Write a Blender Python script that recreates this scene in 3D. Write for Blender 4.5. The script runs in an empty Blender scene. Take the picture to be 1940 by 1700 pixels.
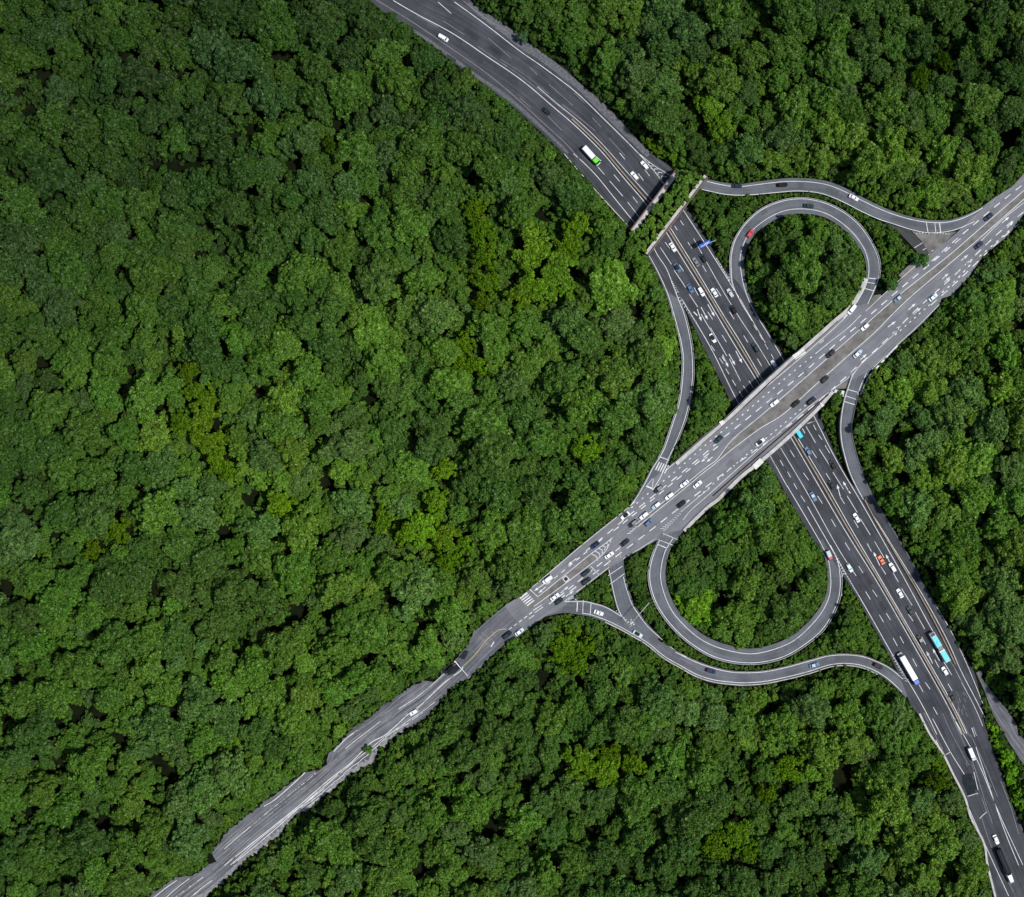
import bpy, math, random
import numpy as np
from mathutils import Vector

# ------------------------------------------------------------------ camera, sky, sun, exposure
C = bpy.context.scene.collection
scene = bpy.context.scene
S = 0.26            # metres on the ground per photo pixel
H = 700.0           # camera height
GZ = -0.35          # ground level

cam_d = bpy.data.cameras.new('camera')
cam = bpy.data.objects.new('camera', cam_d)
C.objects.link(cam)
cam.location = (0, 0, H)
cam.rotation_euler = (0, 0, 0)
cam_d.sensor_fit = 'HORIZONTAL'
cam_d.sensor_width = 36.0
cam_d.lens = 36.0 * H / (1940 * S)
cam_d.clip_start = 1.0
cam_d.clip_end = 6000.0
scene.camera = cam

SUN_EL, SUN_AZ = 62.0, 102.0      # elevation; compass bearing (north = up in the photo)
w = bpy.data.worlds.new("World")
scene.world = w
w.use_nodes = True
nt = w.node_tree
bg = nt.nodes['Background']
sky = nt.nodes.new('ShaderNodeTexSky')
sky.sky_type = 'NISHITA'
sky.sun_disc = False
sky.sun_elevation = math.radians(SUN_EL)
sky.sun_rotation = math.radians(SUN_AZ)
nt.links.new(sky.outputs[0], bg.inputs['Color'])
bg.inputs['Strength'].default_value = 0.095
sun_d = bpy.data.lights.new('sun', 'SUN')
sun_d.energy = 3.8
sun_d.angle = math.radians(5.0)
sun_d.color = (1.0, 0.975, 0.93)
sun = bpy.data.objects.new('sun', sun_d)
C.objects.link(sun)
_a, _e = math.radians(SUN_AZ), math.radians(SUN_EL)
sdir = Vector((math.sin(_a) * math.cos(_e), math.cos(_a) * math.cos(_e), math.sin(_e)))
sun.rotation_euler = sdir.to_track_quat('Z', 'Y').to_euler()
sun.location = sdir * 900
scene.view_settings.view_transform = 'Standard'
scene.view_settings.look = 'None'
scene.view_settings.exposure = 0.2
scene.view_settings.gamma = 1.0

rng = np.random.default_rng(11)
random.seed(5)

# ------------------------------------------------------------------ helpers
def W(p, z=0.0):
    """photo pixel -> world point at height z"""
    k = S * (H - z) / H
    return ((p[0] - 970) * k, (850 - p[1]) * k, z)

def WX(p, z=0.0):
    k = S * (H - z) / H
    return np.array([(p[0] - 970) * k, (850 - p[1]) * k])

def to_px(x, y, z=0.0):
    k = S * (H - z) / H
    return (x / k + 970, 850 - y / k)

def link_mesh(name, verts, faces, mats, mat_idx=None, uvs=None, parent=None, smooth=False):
    me = bpy.data.meshes.new(name)
    me.from_pydata([tuple(v) for v in verts], [], [tuple(f) for f in faces])
    for m in (mats if isinstance(mats, (list, tuple)) else [mats]):
        me.materials.append(m)
    if mat_idx is not None:
        me.polygons.foreach_set('material_index', np.array(mat_idx, dtype=np.int32))
    if uvs is not None:
        uvl = me.uv_layers.new(name='UVMap')
        li = np.zeros(len(me.loops), dtype=np.int32)
        me.loops.foreach_get('vertex_index', li)
        uvl.data.foreach_set('uv', np.asarray(uvs, dtype=np.float32)[li].ravel())
    if smooth:
        me.polygons.foreach_set('use_smooth', np.ones(len(me.polygons), dtype=bool))
    me.update()
    o = bpy.data.objects.new(name, me)
    C.objects.link(o)
    if parent is not None:
        o.parent = parent
    return o

def tag(o, label=None, cat=None, group=None, kind=None):
    if label: o['label'] = label
    if cat: o['category'] = cat
    if group: o['group'] = group
    if kind: o['kind'] = kind
    return o

def empty(name, loc, rz=0.0):
    o = bpy.data.objects.new(name, None)
    o.empty_display_size = 0.5
    C.objects.link(o)
    o.location = loc
    o.rotation_euler = (0, 0, rz)
    return o

class MB:
    """collects simple solids into one mesh"""
    def __init__(s): s.v, s.f, s.m = [], [], []
    def add(s, vs, fs, m=0):
        b = len(s.v)
        s.v += [tuple(v) for v in vs]
        s.f += [tuple(i + b for i in f) for f in fs]
        s.m += [m] * len(fs)
    def box(s, x0, x1, y0, y1, z0, z1, m=0, top=1.0, bev=0.0):
        if bev > 0:
            x0b, x1b, y0b, y1b = x0 + bev, x1 - bev, y0 + bev, y1 - bev
            rings = [(x0, x1, y0, y1, z0), (x0, x1, y0, y1, z1 - bev), (x0b, x1b, y0b, y1b, z1)]
        else:
            cx, cy = (x0 + x1) / 2, (y0 + y1) / 2
            hx, hy = (x1 - x0) / 2 * top, (y1 - y0) / 2 * top
            rings = [(x0, x1, y0, y1, z0), (cx - hx, cx + hx, cy - hy, cy + hy, z1)]
        vs, fs = [], []
        for (a, b, c, d, z) in rings:
            vs += [(a, c, z), (b, c, z), (b, d, z), (a, d, z)]
        for r in range(len(rings) - 1):
            for i in range(4):
                j = (i + 1) % 4
                fs.append((r * 4 + i, r * 4 + j, r * 4 + 4 + j, r * 4 + 4 + i))
        fs.append((3, 2, 1, 0))
        t = (len(rings) - 1) * 4
        fs.append((t, t + 1, t + 2, t + 3))
        s.add(vs, fs, m)
    def rings(s, rs, m=0, cap=True, closed=True):
        n = len(rs[0])
        vs = [p for r in rs for p in r]
        fs = []
        for r in range(len(rs) - 1):
            for i in range(n):
                j = (i + 1) % n
                fs.append((r * n + i, r * n + j, (r + 1) * n + j, (r + 1) * n + i))
        if cap:
            fs.append(tuple(range(n - 1, -1, -1)))
            fs.append(tuple((len(rs) - 1) * n + i for i in range(n)))
        s.add(vs, fs, m)
    def cyl(s, c, r0, r1, z0, z1, n=8, m=0, lean=(0, 0)):
        a = [2 * math.pi * i / n for i in range(n)]
        s.rings([[(c[0] + r0 * math.cos(t), c[1] + r0 * math.sin(t), z0) for t in a],
                 [(c[0] + lean[0] + r1 * math.cos(t), c[1] + lean[1] + r1 * math.sin(t), z1) for t in a]], m)
    def tube(s, p, q, r0, r1, n=6, m=0):
        p, q = Vector(p), Vector(q)
        d = (q - p).normalized()
        u = d.orthogonal().normalized(); v = d.cross(u)
        a = [2 * math.pi * i / n for i in range(n)]
        s.rings([[tuple(p + (u * math.cos(t) + v * math.sin(t)) * r0) for t in a],
                 [tuple(q + (u * math.cos(t) + v * math.sin(t)) * r1) for t in a]], m)
    def wheel(s, c, r, wd, m=0, n=14):
        a = [2 * math.pi * i / n for i in range(n)]
        s.rings([[(c[0] + r * math.cos(t), c[1] - wd / 2, c[2] + r * math.sin(t)) for t in a],
                 [(c[0] + r * math.cos(t), c[1] + wd / 2, c[2] + r * math.sin(t)) for t in a]], m)
    def build(s, name, mats, parent=None, smooth=False):
        return link_mesh(name, s.v, s.f, mats, s.m, None, parent, smooth)
    def mesh(s, name, mats, smooth=False):
        me = bpy.data.meshes.new(name)
        me.from_pydata(s.v, [], s.f)
        for m in (mats if isinstance(mats, (list, tuple)) else [mats]): me.materials.append(m)
        me.polygons.foreach_set('material_index', np.array(s.m, dtype=np.int32))
        if smooth: me.polygons.foreach_set('use_smooth', np.ones(len(me.polygons), dtype=bool))
        me.update()
        return me

def catmull(pts, per=10):
    P = np.asarray(pts, float)
    if len(P) < 3:
        return P
    Q = np.vstack([2 * P[0] - P[1], P, 2 * P[-1] - P[-2]])
    out = []
    for i in range(1, len(Q) - 2):
        p0, p1, p2, p3 = Q[i - 1], Q[i], Q[i + 1], Q[i + 2]
        for t in np.linspace(0, 1, per, endpoint=False):
            out.append(0.5 * (2 * p1 + (p2 - p0) * t + (2 * p0 - 5 * p1 + 4 * p2 - p3) * t * t
                              + (-p0 + 3 * p1 - 3 * p2 + p3) * t ** 3))
    out.append(P[-1])
    return np.array(out)

def resample(pts, n):
    P = np.asarray(pts, float)
    d = np.r_[0, np.cumsum(np.hypot(*np.diff(P, axis=0).T))]
    t = np.linspace(0, d[-1], n)
    return np.c_[np.interp(t, d, P[:, 0]), np.interp(t, d, P[:, 1])]

def plen(P):
    return float(np.hypot(*np.diff(np.asarray(P, float), axis=0).T).sum())

def tangents(P):
    T = np.gradient(np.asarray(P, float), axis=0)
    return T / np.maximum(np.hypot(T[:, 0], T[:, 1])[:, None], 1e-9)

def offset(P, d):
    T = tangents(P)
    return np.asarray(P) + np.c_[-T[:, 1], T[:, 0]] * d

def smoothz(keys, t):
    ks = sorted(keys)
    if t <= ks[0][0]: return ks[0][1]
    for (a, za), (b, zb) in zip(ks, ks[1:]):
        if t <= b:
            u = (t - a) / (b - a)
            u = u * u * (3 - 2 * u)
            return za + (zb - za) * u
    return ks[-1][1]

# ------------------------------------------------------------------ materials
def new_mat(name):
    m = bpy.data.materials.new(name)
    m.use_nodes = True
    return m, m.node_tree, m.node_tree.nodes['Principled BSDF']

def N(t, typ, **kw):
    n = t.nodes.new(typ)
    for k, v in kw.items():
        if k in ('data_type', 'operation', 'blend_type', 'attribute_type', 'attribute_name', 'noise_dimensions', 'wave_type', 'feature', 'clamp'):
            setattr(n, k, v)
        else:
            n.inputs[k].default_value = v
    return n

def ramp(t, fac, stops):
    r = t.nodes.new('ShaderNodeValToRGB')
    el = r.color_ramp.elements
    while len(el) < len(stops): el.new(0.5)
    for e, (p, c) in zip(el, stops):
        e.position = p; e.color = (c[0], c[1], c[2], 1)
    t.links.new(fac, r.inputs['Fac'])
    return r.outputs['Color']

def mixc(t, typ, fac, a, b):
    m = t.nodes.new('ShaderNodeMix')
    m.data_type = 'RGBA'; m.blend_type = typ; m.clamp_factor = True
    for sock, val in ((m.inputs[0], fac), (m.inputs[6], a), (m.inputs[7], b)):
        if isinstance(val, bpy.types.NodeSocket): t.links.new(val, sock)
        elif isinstance(val, (int, float)): sock.default_value = val
        else: sock.default_value = (val[0], val[1], val[2], 1)
    return m.outputs[2]

def asphalt(name, base, tint=(1, 1, 1.03), streak=0.35, blot=0.25):
    m, t, b = new_mat(name)
    uv = t.nodes.new('ShaderNodeTexCoord')
    mp = t.nodes.new('ShaderNodeMapping')
    mp.inputs['Scale'].default_value = (0.018, 0.9, 1)
    t.links.new(uv.outputs['UV'], mp.inputs['Vector'])
    n1 = N(t, 'ShaderNodeTexNoise', Scale=1.0, Detail=5.0, Roughness=0.6)
    t.links.new(mp.outputs[0], n1.inputs['Vector'])
    n2 = N(t, 'ShaderNodeTexNoise', Scale=0.09, Detail=6.0, Roughness=0.62)
    t.links.new(uv.outputs['Object'], n2.inputs['Vector'])
    n3 = N(t, 'ShaderNodeTexNoise', Scale=1.7, Detail=3.0, Roughness=0.7)
    t.links.new(uv.outputs['Object'], n3.inputs['Vector'])
    c = tuple(base * k for k in tint)
    lo, hi = 1 - streak, 1 + streak
    c1 = ramp(t, n1.outputs['Fac'], [(0.3, tuple(x * lo for x in c)), (0.7, tuple(x * hi for x in c))])
    c2 = ramp(t, n2.outputs['Fac'], [(0.3, (1 - blot,) * 3), (0.68, (1 + blot * 0.8,) * 3)])
    c3 = ramp(t, n3.outputs['Fac'], [(0.25, (0.84,) * 3), (0.75, (1.14,) * 3)])
    col = mixc(t, 'MULTIPLY', 1.0, c1, c2)
    col = mixc(t, 'MULTIPLY', 1.0, col, c3)
    t.links.new(col, b.inputs['Base Color'])
    b.inputs['Roughness'].default_value = 0.95
    b.inputs['Specular IOR Level'].default_value = 0.15
    return m

def mottled(name, c0, c1, scale=0.4, rough=0.85, detail=6.0, c2=None, spec=0.3):
    m, t, b = new_mat(name)
    tc = t.nodes.new('ShaderNodeTexCoord')
    n1 = N(t, 'ShaderNodeTexNoise', Scale=scale, Detail=detail, Roughness=0.65)
    t.links.new(tc.outputs['Object'], n1.inputs['Vector'])
    st = [(0.32, c0), (0.68, c1)] if c2 is None else [(0.3, c0), (0.5, c1), (0.7, c2)]
    t.links.new(ramp(t, n1.outputs['Fac'], st), b.inputs['Base Color'])
    b.inputs['Roughness'].default_value = rough
    b.inputs['Specular IOR Level'].default_value = spec
    return m

def paint_mat(name, col, rough=0.32, coat=0.4, spec=0.4):
    m, t, b = new_mat(name)
    tc = t.nodes.new('ShaderNodeTexCoord')
    n1 = N(t, 'ShaderNodeTexNoise', Scale=3.0, Detail=3.0, Roughness=0.6)
    t.links.new(tc.outputs['Object'], n1.inputs['Vector'])
    t.links.new(ramp(t, n1.outputs['Fac'], [(0.3, tuple(x * 0.9 for x in col)), (0.7, tuple(min(x * 1.06, 0.9) for x in col))]), b.inputs['Base Color'])
    b.inputs['Roughness'].default_value = rough
    b.inputs['Coat Weight'].default_value = coat
    b.inputs['Specular IOR Level'].default_value = spec
    b.inputs['Coat Roughness'].default_value = 0.15
    return m

def worn_white(name, a=0.62, lo=0.34):
    m, t, b = new_mat(name)
    tc = t.nodes.new('ShaderNodeTexCoord')
    n1 = N(t, 'ShaderNodeTexNoise', Scale=0.35, Detail=6.0, Roughness=0.75)
    t.links.new(tc.outputs['Object'], n1.inputs['Vector'])
    t.links.new(ramp(t, n1.outputs['Fac'], [(0.3, (lo, lo, lo * 1.02)), (0.52, (a, a, a)), (0.8, (a * 1.1,) * 3)]), b.inputs['Base Color'])
    b.inputs['Roughness'].default_value = 0.75
    return m

M = {}
M['hwy'] = asphalt('asphalt_dark', 0.054, (0.95, 1.0, 1.16), 0.3, 0.3)
M['over'] = asphalt('asphalt_pale', 0.158, (0.98, 1.0, 1.09), 0.16, 0.2)
M['ramp'] = asphalt('asphalt_grey', 0.112, (0.93, 1.0, 1.13), 0.22, 0.26)
M['spur'] = asphalt('asphalt_spur', 0.055, (1.0, 1.0, 1.05), 0.2, 0.2)
M['tar'] = asphalt('asphalt_repair_dark', 0.042, (0.96, 1.0, 1.13), 0.2, 0.3)
M['tar2'] = asphalt('asphalt_repair_pale', 0.135, (0.99, 1.0, 1.06), 0.15, 0.2)
M['tar3'] = asphalt('asphalt_repair_grey', 0.094, (0.95, 1.0, 1.1), 0.2, 0.2)
M['shoulder'] = asphalt('asphalt_shoulder', 0.115, (0.97, 1.0, 1.12), 0.42, 0.3)
M['white'] = worn_white('road_paint_white')
M['faint'] = worn_white('road_paint_worn', 0.22, 0.09)
M['yellow'] = mottled('road_paint_yellow', (0.35, 0.27, 0.1), (0.5, 0.42, 0.2), 0.6)
M['joint'] = mottled('joint_dark', (0.03, 0.03, 0.032), (0.07, 0.07, 0.07), 0.8)
M['patch'] = mottled('fresh_asphalt', (0.010, 0.014, 0.017), (0.022, 0.028, 0.032), 0.5, spec=0.1)
M['conc'] = mottled('concrete_pale', (0.3, 0.295, 0.28), (0.5, 0.49, 0.47), 0.35, 0.9, 8.0)
M['concw'] = mottled('concrete_white', (0.5, 0.49, 0.47), (0.7, 0.69, 0.66), 0.5, 0.85, 8.0)
M['conc2'] = mottled('concrete_stained', (0.085, 0.08, 0.073), (0.19, 0.182, 0.17), 0.22, 0.9, 9.0)
M['wall'] = mottled('embankment_concrete', (0.09, 0.09, 0.088), (0.19, 0.19, 0.18), 0.3, 0.9, 8.0)
M['tan'] = mottled('barrier_tan', (0.17, 0.145, 0.11), (0.28, 0.24, 0.19), 0.6, 0.85)
M['gravel'] = mottled('gravel', (0.12, 0.12, 0.12), (0.3, 0.3, 0.31), 1.6, 0.95, 10.0)
M['verge'] = mottled('gravel_verge', (0.05, 0.052, 0.058), (0.15, 0.155, 0.17), 0.8, 0.95, 10.0)
M['brown'] = mottled('coping_brown', (0.10, 0.062, 0.05), (0.17, 0.11, 0.09), 0.7, 0.8)
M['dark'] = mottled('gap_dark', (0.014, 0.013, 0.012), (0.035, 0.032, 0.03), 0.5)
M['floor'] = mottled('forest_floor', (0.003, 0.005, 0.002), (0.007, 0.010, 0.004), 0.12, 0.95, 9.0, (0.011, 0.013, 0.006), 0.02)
M['bark'] = mottled('bark', (0.05, 0.038, 0.028), (0.1, 0.08, 0.06), 1.5, 0.95)
M['glass'] = paint_mat('car_glass', (0.012, 0.017, 0.022), 0.2, 0.0, 0.25)
M['tyre'] = mottled('tyre_rubber', (0.012, 0.012, 0.012), (0.025, 0.025, 0.025), 6.0, 0.8)
M['lamp'] = paint_mat('headlight_glass', (0.7, 0.72, 0.74), 0.15)
M['tail'] = paint_mat('tail_light_red', (0.25, 0.01, 0.01), 0.2)
M['steel'] = mottled('galvanised_steel', (0.26, 0.27, 0.28), (0.42, 0.43, 0.44), 1.2, 0.55)
M['signblue'] = paint_mat('sign_blue', (0.01, 0.11, 0.62), 0.4, 0.1)
M['signwhite'] = paint_mat('sign_white', (0.75, 0.77, 0.8), 0.45, 0.1)
COL = {'white': (0.7, 0.715, 0.74), 'silver': (0.42, 0.44, 0.46), 'grey': (0.15, 0.16, 0.17), 'dark': (0.013, 0.017, 0.022),
       'black': (0.006, 0.007, 0.009), 'navy': (0.012, 0.022, 0.06), 'blue': (0.05, 0.12, 0.24), 'paleblue': (0.32, 0.45, 0.56),
       'teal': (0.014, 0.032, 0.038), 'orange': (0.75, 0.14, 0.03), 'red': (0.5, 0.03, 0.045), 'cyan': (0.0, 0.5, 0.62),
       'green': (0.12, 0.62, 0.02), 'cobalt': (0.02, 0.1, 0.55), 'mint': (0.5, 0.62, 0.64), 'pink': (0.6, 0.32, 0.32)}
for k, v in COL.items():
    M['p_' + k] = paint_mat('paint_' + k, v, 0.4, 0.0 if max(v) < 0.1 else 0.15, 0.12 if max(v) < 0.1 else 0.35)

# foliage: tint comes from the tree (object property / instance attribute), leaves vary one by one
def leaf_mat(name):
    m, t, b = new_mat(name)
    at = N(t, 'ShaderNodeAttribute', attribute_type='INSTANCER', attribute_name='tint')
    geo = t.nodes.new('ShaderNodeNewGeometry')
    rnd = ramp(t, geo.outputs['Random Per Island'], [(0.0, (0.42, 0.44, 0.42)), (0.4, (0.85, 0.86, 0.8)), (0.8, (1.28, 1.28, 1.15)), (1.0, (2.1, 1.8, 2.3))])
    col = mixc(t, 'MULTIPLY', 1.0, at.outputs['Color'], rnd)
    t.links.new(col, b.inputs['Base Color'])
    b.inputs['Roughness'].default_value = 0.5
    b.inputs['Specular IOR Level'].default_value = 0.22
    tr = t.nodes.new('ShaderNodeBsdfTranslucent')
    col2 = mixc(t, 'MULTIPLY', 1.0, col, (1.2, 1.25, 0.5))
    t.links.new(col2, tr.inputs['Color'])
    mx = t.nodes.new('ShaderNodeMixShader')
    mx.inputs[0].default_value = 0.22
    t.links.new(b.outputs[0], mx.inputs[1])
    t.links.new(tr.outputs[0], mx.inputs[2])
    t.links.new(mx.outputs[0], t.nodes['Material Output'].inputs['Surface'])
    return m
M['leaf'] = leaf_mat('foliage')

# ------------------------------------------------------------------ ground
# ------------------------------------------------------------------ roads
ROADS = {}
FOOT = []          # (x, y, half width) samples used to keep trees off the tarmac

def road_mesh(name, Lp, Rp, zs, mat, base=None, layer=0.0, skirt=True, axis=None):
    """Lp / Rp: matched pixel edges; zs: heights. A slab with side walls down to the ground."""
    n = len(zs)
    v, f, mi, uv = [], [], [], []
    u = 0.0
    prev = None
    for i in range(n):
        z = zs[i] + layer
        a, b = WX(Lp[i], z), WX(Rp[i], z)
        c = (a + b) / 2
        if prev is not None: u += float(np.hypot(*(c - prev)))
        prev = c
        wd = float(np.hypot(*(b - a)))
        v += [(a[0], a[1], z), (b[0], b[1], z)]
        if axis is None: uv += [(u, -wd / 2), (u, wd / 2)]
        else: uv += [(u, -S * float(np.hypot(*(Lp[i] - axis[i])))), (u, S * float(np.hypot(*(Rp[i] - axis[i]))))]
    for i in range(n - 1):
        f.append((2 * i, 2 * i + 1, 2 * i + 3, 2 * i + 2)); mi.append(0)
    if skirt:
        o = len(v)
        for i in range(n):
            bz = GZ - 0.3 if base is None else base(i, zs[i])
            a, b = v[2 * i], v[2 * i + 1]
            v += [(a[0], a[1], bz), (b[0], b[1], bz)]
            uv += [uv[2 * i], uv[2 * i + 1]]
        for i in range(n - 1):
            f.append((2 * i, 2 * i + 2, o + 2 * i + 2, o + 2 * i)); mi.append(1)
            f.append((2 * i + 1, o + 2 * i + 1, o + 2 * i + 3, 2 * i + 3)); mi.append(1)
    ob = link_mesh(name, v, f, [mat, M['wall']], mi, uv)
    ob['kind'] = 'structure'
    return ob

def ray_hit(p, d, E):
    """distance from p along d to polyline E (nearest positive hit)"""
    a = E[:-1]; e = E[1:] - a
    den = d[0] * e[:, 1] - d[1] * e[:, 0]
    den = np.where(np.abs(den) < 1e-9, 1e-9, den)
    r = a - p
    t = (r[:, 0] * e[:, 1] - r[:, 1] * e[:, 0]) / den
    s = (r[:, 0] * d[1] - r[:, 1] * d[0]) / den
    ok = (t > 0.5) & (s >= -0.001) & (s <= 1.001)
    return t[ok].min() if ok.any() else None

def register(key, Cn, zs, Lp, Rp, foot=True):
    ROADS[key] = (np.asarray(Cn), np.asarray(zs))
    if foot:
        for i in range(0, len(zs), 2 if key in ('H', 'O') else 1):
            a, b = WX(Lp[i], zs[i]), WX(Rp[i], zs[i])
            c = (a + b) / 2; wd = float(np.hypot(*(b - a)))
            k = max(1, int(wd // 5))
            for j in range(k):
                q = a + (b - a) * ((j + 0.5) / k)
                FOOT.append((q[0], q[1], wd / k / 2 + 0.25, zs[i]))

def axis_road(key, name, axis, left, right, zkeys, mat, step=4, layer=0.0, base=None):
    A = catmull(axis, 12)
    n = max(4, int(plen(A) / step))
    A = resample(A, n)
    T = tangents(A)
    for _ in range(14):
        T[1:-1] = (T[:-2] + T[1:-1] + T[2:]) / 3
    T /= np.hypot(T[:, 0], T[:, 1])[:, None]
    Nn = np.c_[T[:, 1], -T[:, 0]]          # left of travel in image space
    Le, Re = np.asarray(left, float), np.asarray(right, float)
    Lp, Rp = [], []
    dl, dr = 30.0, 30.0
    for p, nn in zip(A, Nn):
        h = ray_hit(p, nn, Le); dl = h if h is not None and h < 130 else dl
        h = ray_hit(p, -nn, Re); dr = h if h is not None and h < 130 else dr
        Lp.append(p + nn * dl); Rp.append(p - nn * dr)
    Lp, Rp = np.array(Lp), np.array(Rp)
    if key == 'H':
        for _ in range(12):
            for E in (Lp, Rp): E[1:-1] = E[1:-1] * 0.5 + (E[:-2] + E[2:]) * 0.25
    else:
        ragged = np.clip((1000 - A[:, 0]) / 100, 0, 1)[:, None] * (A[:, 1] > 1000)[:, None]
        Lp = Lp + ragged * Nn * rng.normal(0, 1.8, n)[:, None]; Rp = Rp + ragged * Nn * rng.normal(0, 1.4, n)[:, None]
    zs = [smoothz(zkeys, i / (n - 1)) for i in range(n)]
    ob = road_mesh(name, Lp, Rp, zs, mat, base, layer, True, A)
    register(key, A, zs, Lp, Rp)
    return A, zs, Lp, Rp

def line_road(key, name, l1, l2, sh1, sh2, zkeys, mat, step=6, layer=0.0):
    """road given by its two painted edge lines plus shoulder widths (px)"""
    A, B = catmull(l1, 12), catmull(l2, 12)
    n = int(max(plen(A), plen(B)) / step)
    A, B = resample(A, n), resample(B, n)
    d = B - A
    d /= np.hypot(d[:, 0], d[:, 1])[:, None]
    sh1 = np.interp(np.linspace(0, 1, n), np.linspace(0, 1, len(sh1)), sh1)
    sh2 = np.interp(np.linspace(0, 1, n), np.linspace(0, 1, len(sh2)), sh2)
    Le, Re = A - d * sh1[:, None], B + d * sh2[:, None]
    Cn = resample((A + B) / 2, n)
    T = tangents(Cn)
    for _ in range(4): T[1:-1] = (T[:-2] + T[1:-1] + T[2:]) / 3
    T /= np.hypot(T[:, 0], T[:, 1])[:, None]
    nn = np.c_[-T[:, 1], T[:, 0]]
    if ((Re[n // 2] - Le[n // 2]) @ nn[n // 2]) < 0: nn = -nn
    Lp, Rp = [], []
    dl, dr = float(np.hypot(*(Le[0] - Cn[0]))), float(np.hypot(*(Re[0] - Cn[0])))
    for p, m_ in zip(Cn, nn):
        h = ray_hit(p, -m_, Le); dl = h if h is not None and h < 40 else dl
        h = ray_hit(p, m_, Re); dr = h if h is not None and h < 40 else dr
        Lp.append(p - m_ * dl); Rp.append(p + m_ * dr)
    zs = [smoothz(zkeys, i / (n - 1)) for i in range(n)]
    road_mesh(name, Lp, Rp, zs, mat, None, layer)
    register(key, Cn, zs, Lp, Rp)
    return A, B, Lp, Rp, zs

ZU = 7.0     # level of the upper road
hw_axis = [(660, -60), (700, -28), (746, 2), (795, 31), (845, 56), (886, 82), (927, 110), (969, 137), (1010, 168), (1051, 205), (1080, 228),
           (1120, 265), (1165, 315), (1196, 352), (1233, 388), (1268, 440), (1300, 490), (1350, 570), (1395, 648), (1441, 724), (1505, 830), (1560, 922),
           (1611, 1011), (1664, 1098), (1710, 1179), (1754, 1254), (1802, 1339), (1845, 1443), (1885, 1535), (1930, 1639), (1970, 1740), (1990, 1790)]
hw_ne = [(820, -80), (884, -8), (913, 23), (942, 39), (977, 64), (989, 82), (1014, 91), (1051, 118), (1080, 136), (1095, 156), (1135, 189), (1174, 228),
         (1207, 265), (1234, 292), (1279, 321), (1290, 370), (1302, 395), (1333, 444), (1355, 481), (1378, 519), (1400, 535), (1425, 580), (1440, 605), (1470, 650),
         (1492, 686), (1553, 787), (1568, 828), (1584, 865), (1612, 918), (1640, 940), (1654, 942), (1677, 981), (1708, 1032), (1745, 1098),
         (1773, 1144), (1804, 1198), (1825, 1239), (1846, 1272), (1856, 1310), (1862, 1360), (1878, 1412), (1895, 1457), (1915, 1521),
         (1932, 1558), (1960, 1620), (1995, 1700), (2030, 1790)]
hw_sw = [(610, -70), (700, 0), (731, 27), (790, 56), (804, 78), (824, 91), (855, 115), (886, 140), (917, 159), (946, 183), (979, 208), (1010, 237),
         (1041, 266), (1080, 303), (1124, 352), (1165, 404), (1194, 432), (1215, 460), (1227, 484), (1244, 514), (1262, 552), (1291, 570), (1305, 600), (1334, 660),
         (1365, 722), (1388, 769), (1452, 874), (1467, 894), (1487, 931), (1508, 969), (1529, 1002), (1543, 1028), (1565, 1042), (1590, 1080), (1615, 1117),
         (1650, 1180), (1680, 1233), (1698, 1268), (1712, 1300), (1726, 1340), (1740, 1352), (1759, 1391), (1783, 1426), (1802, 1465), (1825, 1511),
         (1837, 1552), (1862, 1597), (1868, 1639), (1882, 1698), (1905, 1790)]
def extend(L, d):
    a, b = np.array(L[0], float), np.array(L[1], float); c, e = np.array(L[-1], float), np.array(L[-2], float)
    L.insert(0, tuple(a + (a - b) / np.hypot(*(a - b)) * d)); L.append(tuple(c + (c - e) / np.hypot(*(c - e)) * d))
for L_ in (hw_axis, hw_ne, hw_sw): extend(L_, 260)
axis_road('H', 'highway', hw_axis, hw_ne, hw_sw, [(0, 0), (1, 0)], M['hwy'])

ov_axis = [(2060, 258), (1990, 322), (1940, 366), (1855, 440), (1793, 495), (1710, 565), (1625, 640), (1550, 708), (1472, 774), (1400, 833), (1355, 874), (1266, 946),
           (1206, 996), (1160, 1034), (1126, 1058), (1016, 1140), (960, 1182), (920, 1218), (880, 1257), (840, 1296), (800, 1330), (751, 1362), (700, 1400), (650, 1440),
           (600, 1484), (550, 1524), (500, 1564), (450, 1607), (400, 1652), (345, 1694), (270, 1760)]
ov_nw = [(2050, 225), (1990, 285), (1940, 329), (1919, 352), (1874, 382), (1862, 396), (1839, 414), (1814, 440), (1779, 469), (1732, 506), (1701, 537), (1655, 572),
         (1602, 585), (1571, 612), (1540, 640), (1485, 687), (1427, 740), (1369, 796), (1324, 833), (1274, 878), (1240, 905), (1204, 946), (1193, 961),
         (1156, 988), (1105, 1029), (1053, 1073), (1004, 1116), (983, 1132), (959, 1145), (934, 1166), (897, 1199), (883, 1228), (869, 1242), (858, 1259),
         (834, 1268), (834, 1281), (823, 1290), (803, 1292), (784, 1298), (765, 1312), (732, 1333), (704, 1358), (675, 1374), (650, 1402), (620, 1431), (620, 1450), (599, 1461), (578, 1461),
         (548, 1487), (502, 1519), (455, 1556), (430, 1577), (400, 1617), (410, 1632), (391, 1642), (370, 1658), (335, 1663), (293, 1689), (230, 1740)]
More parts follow.
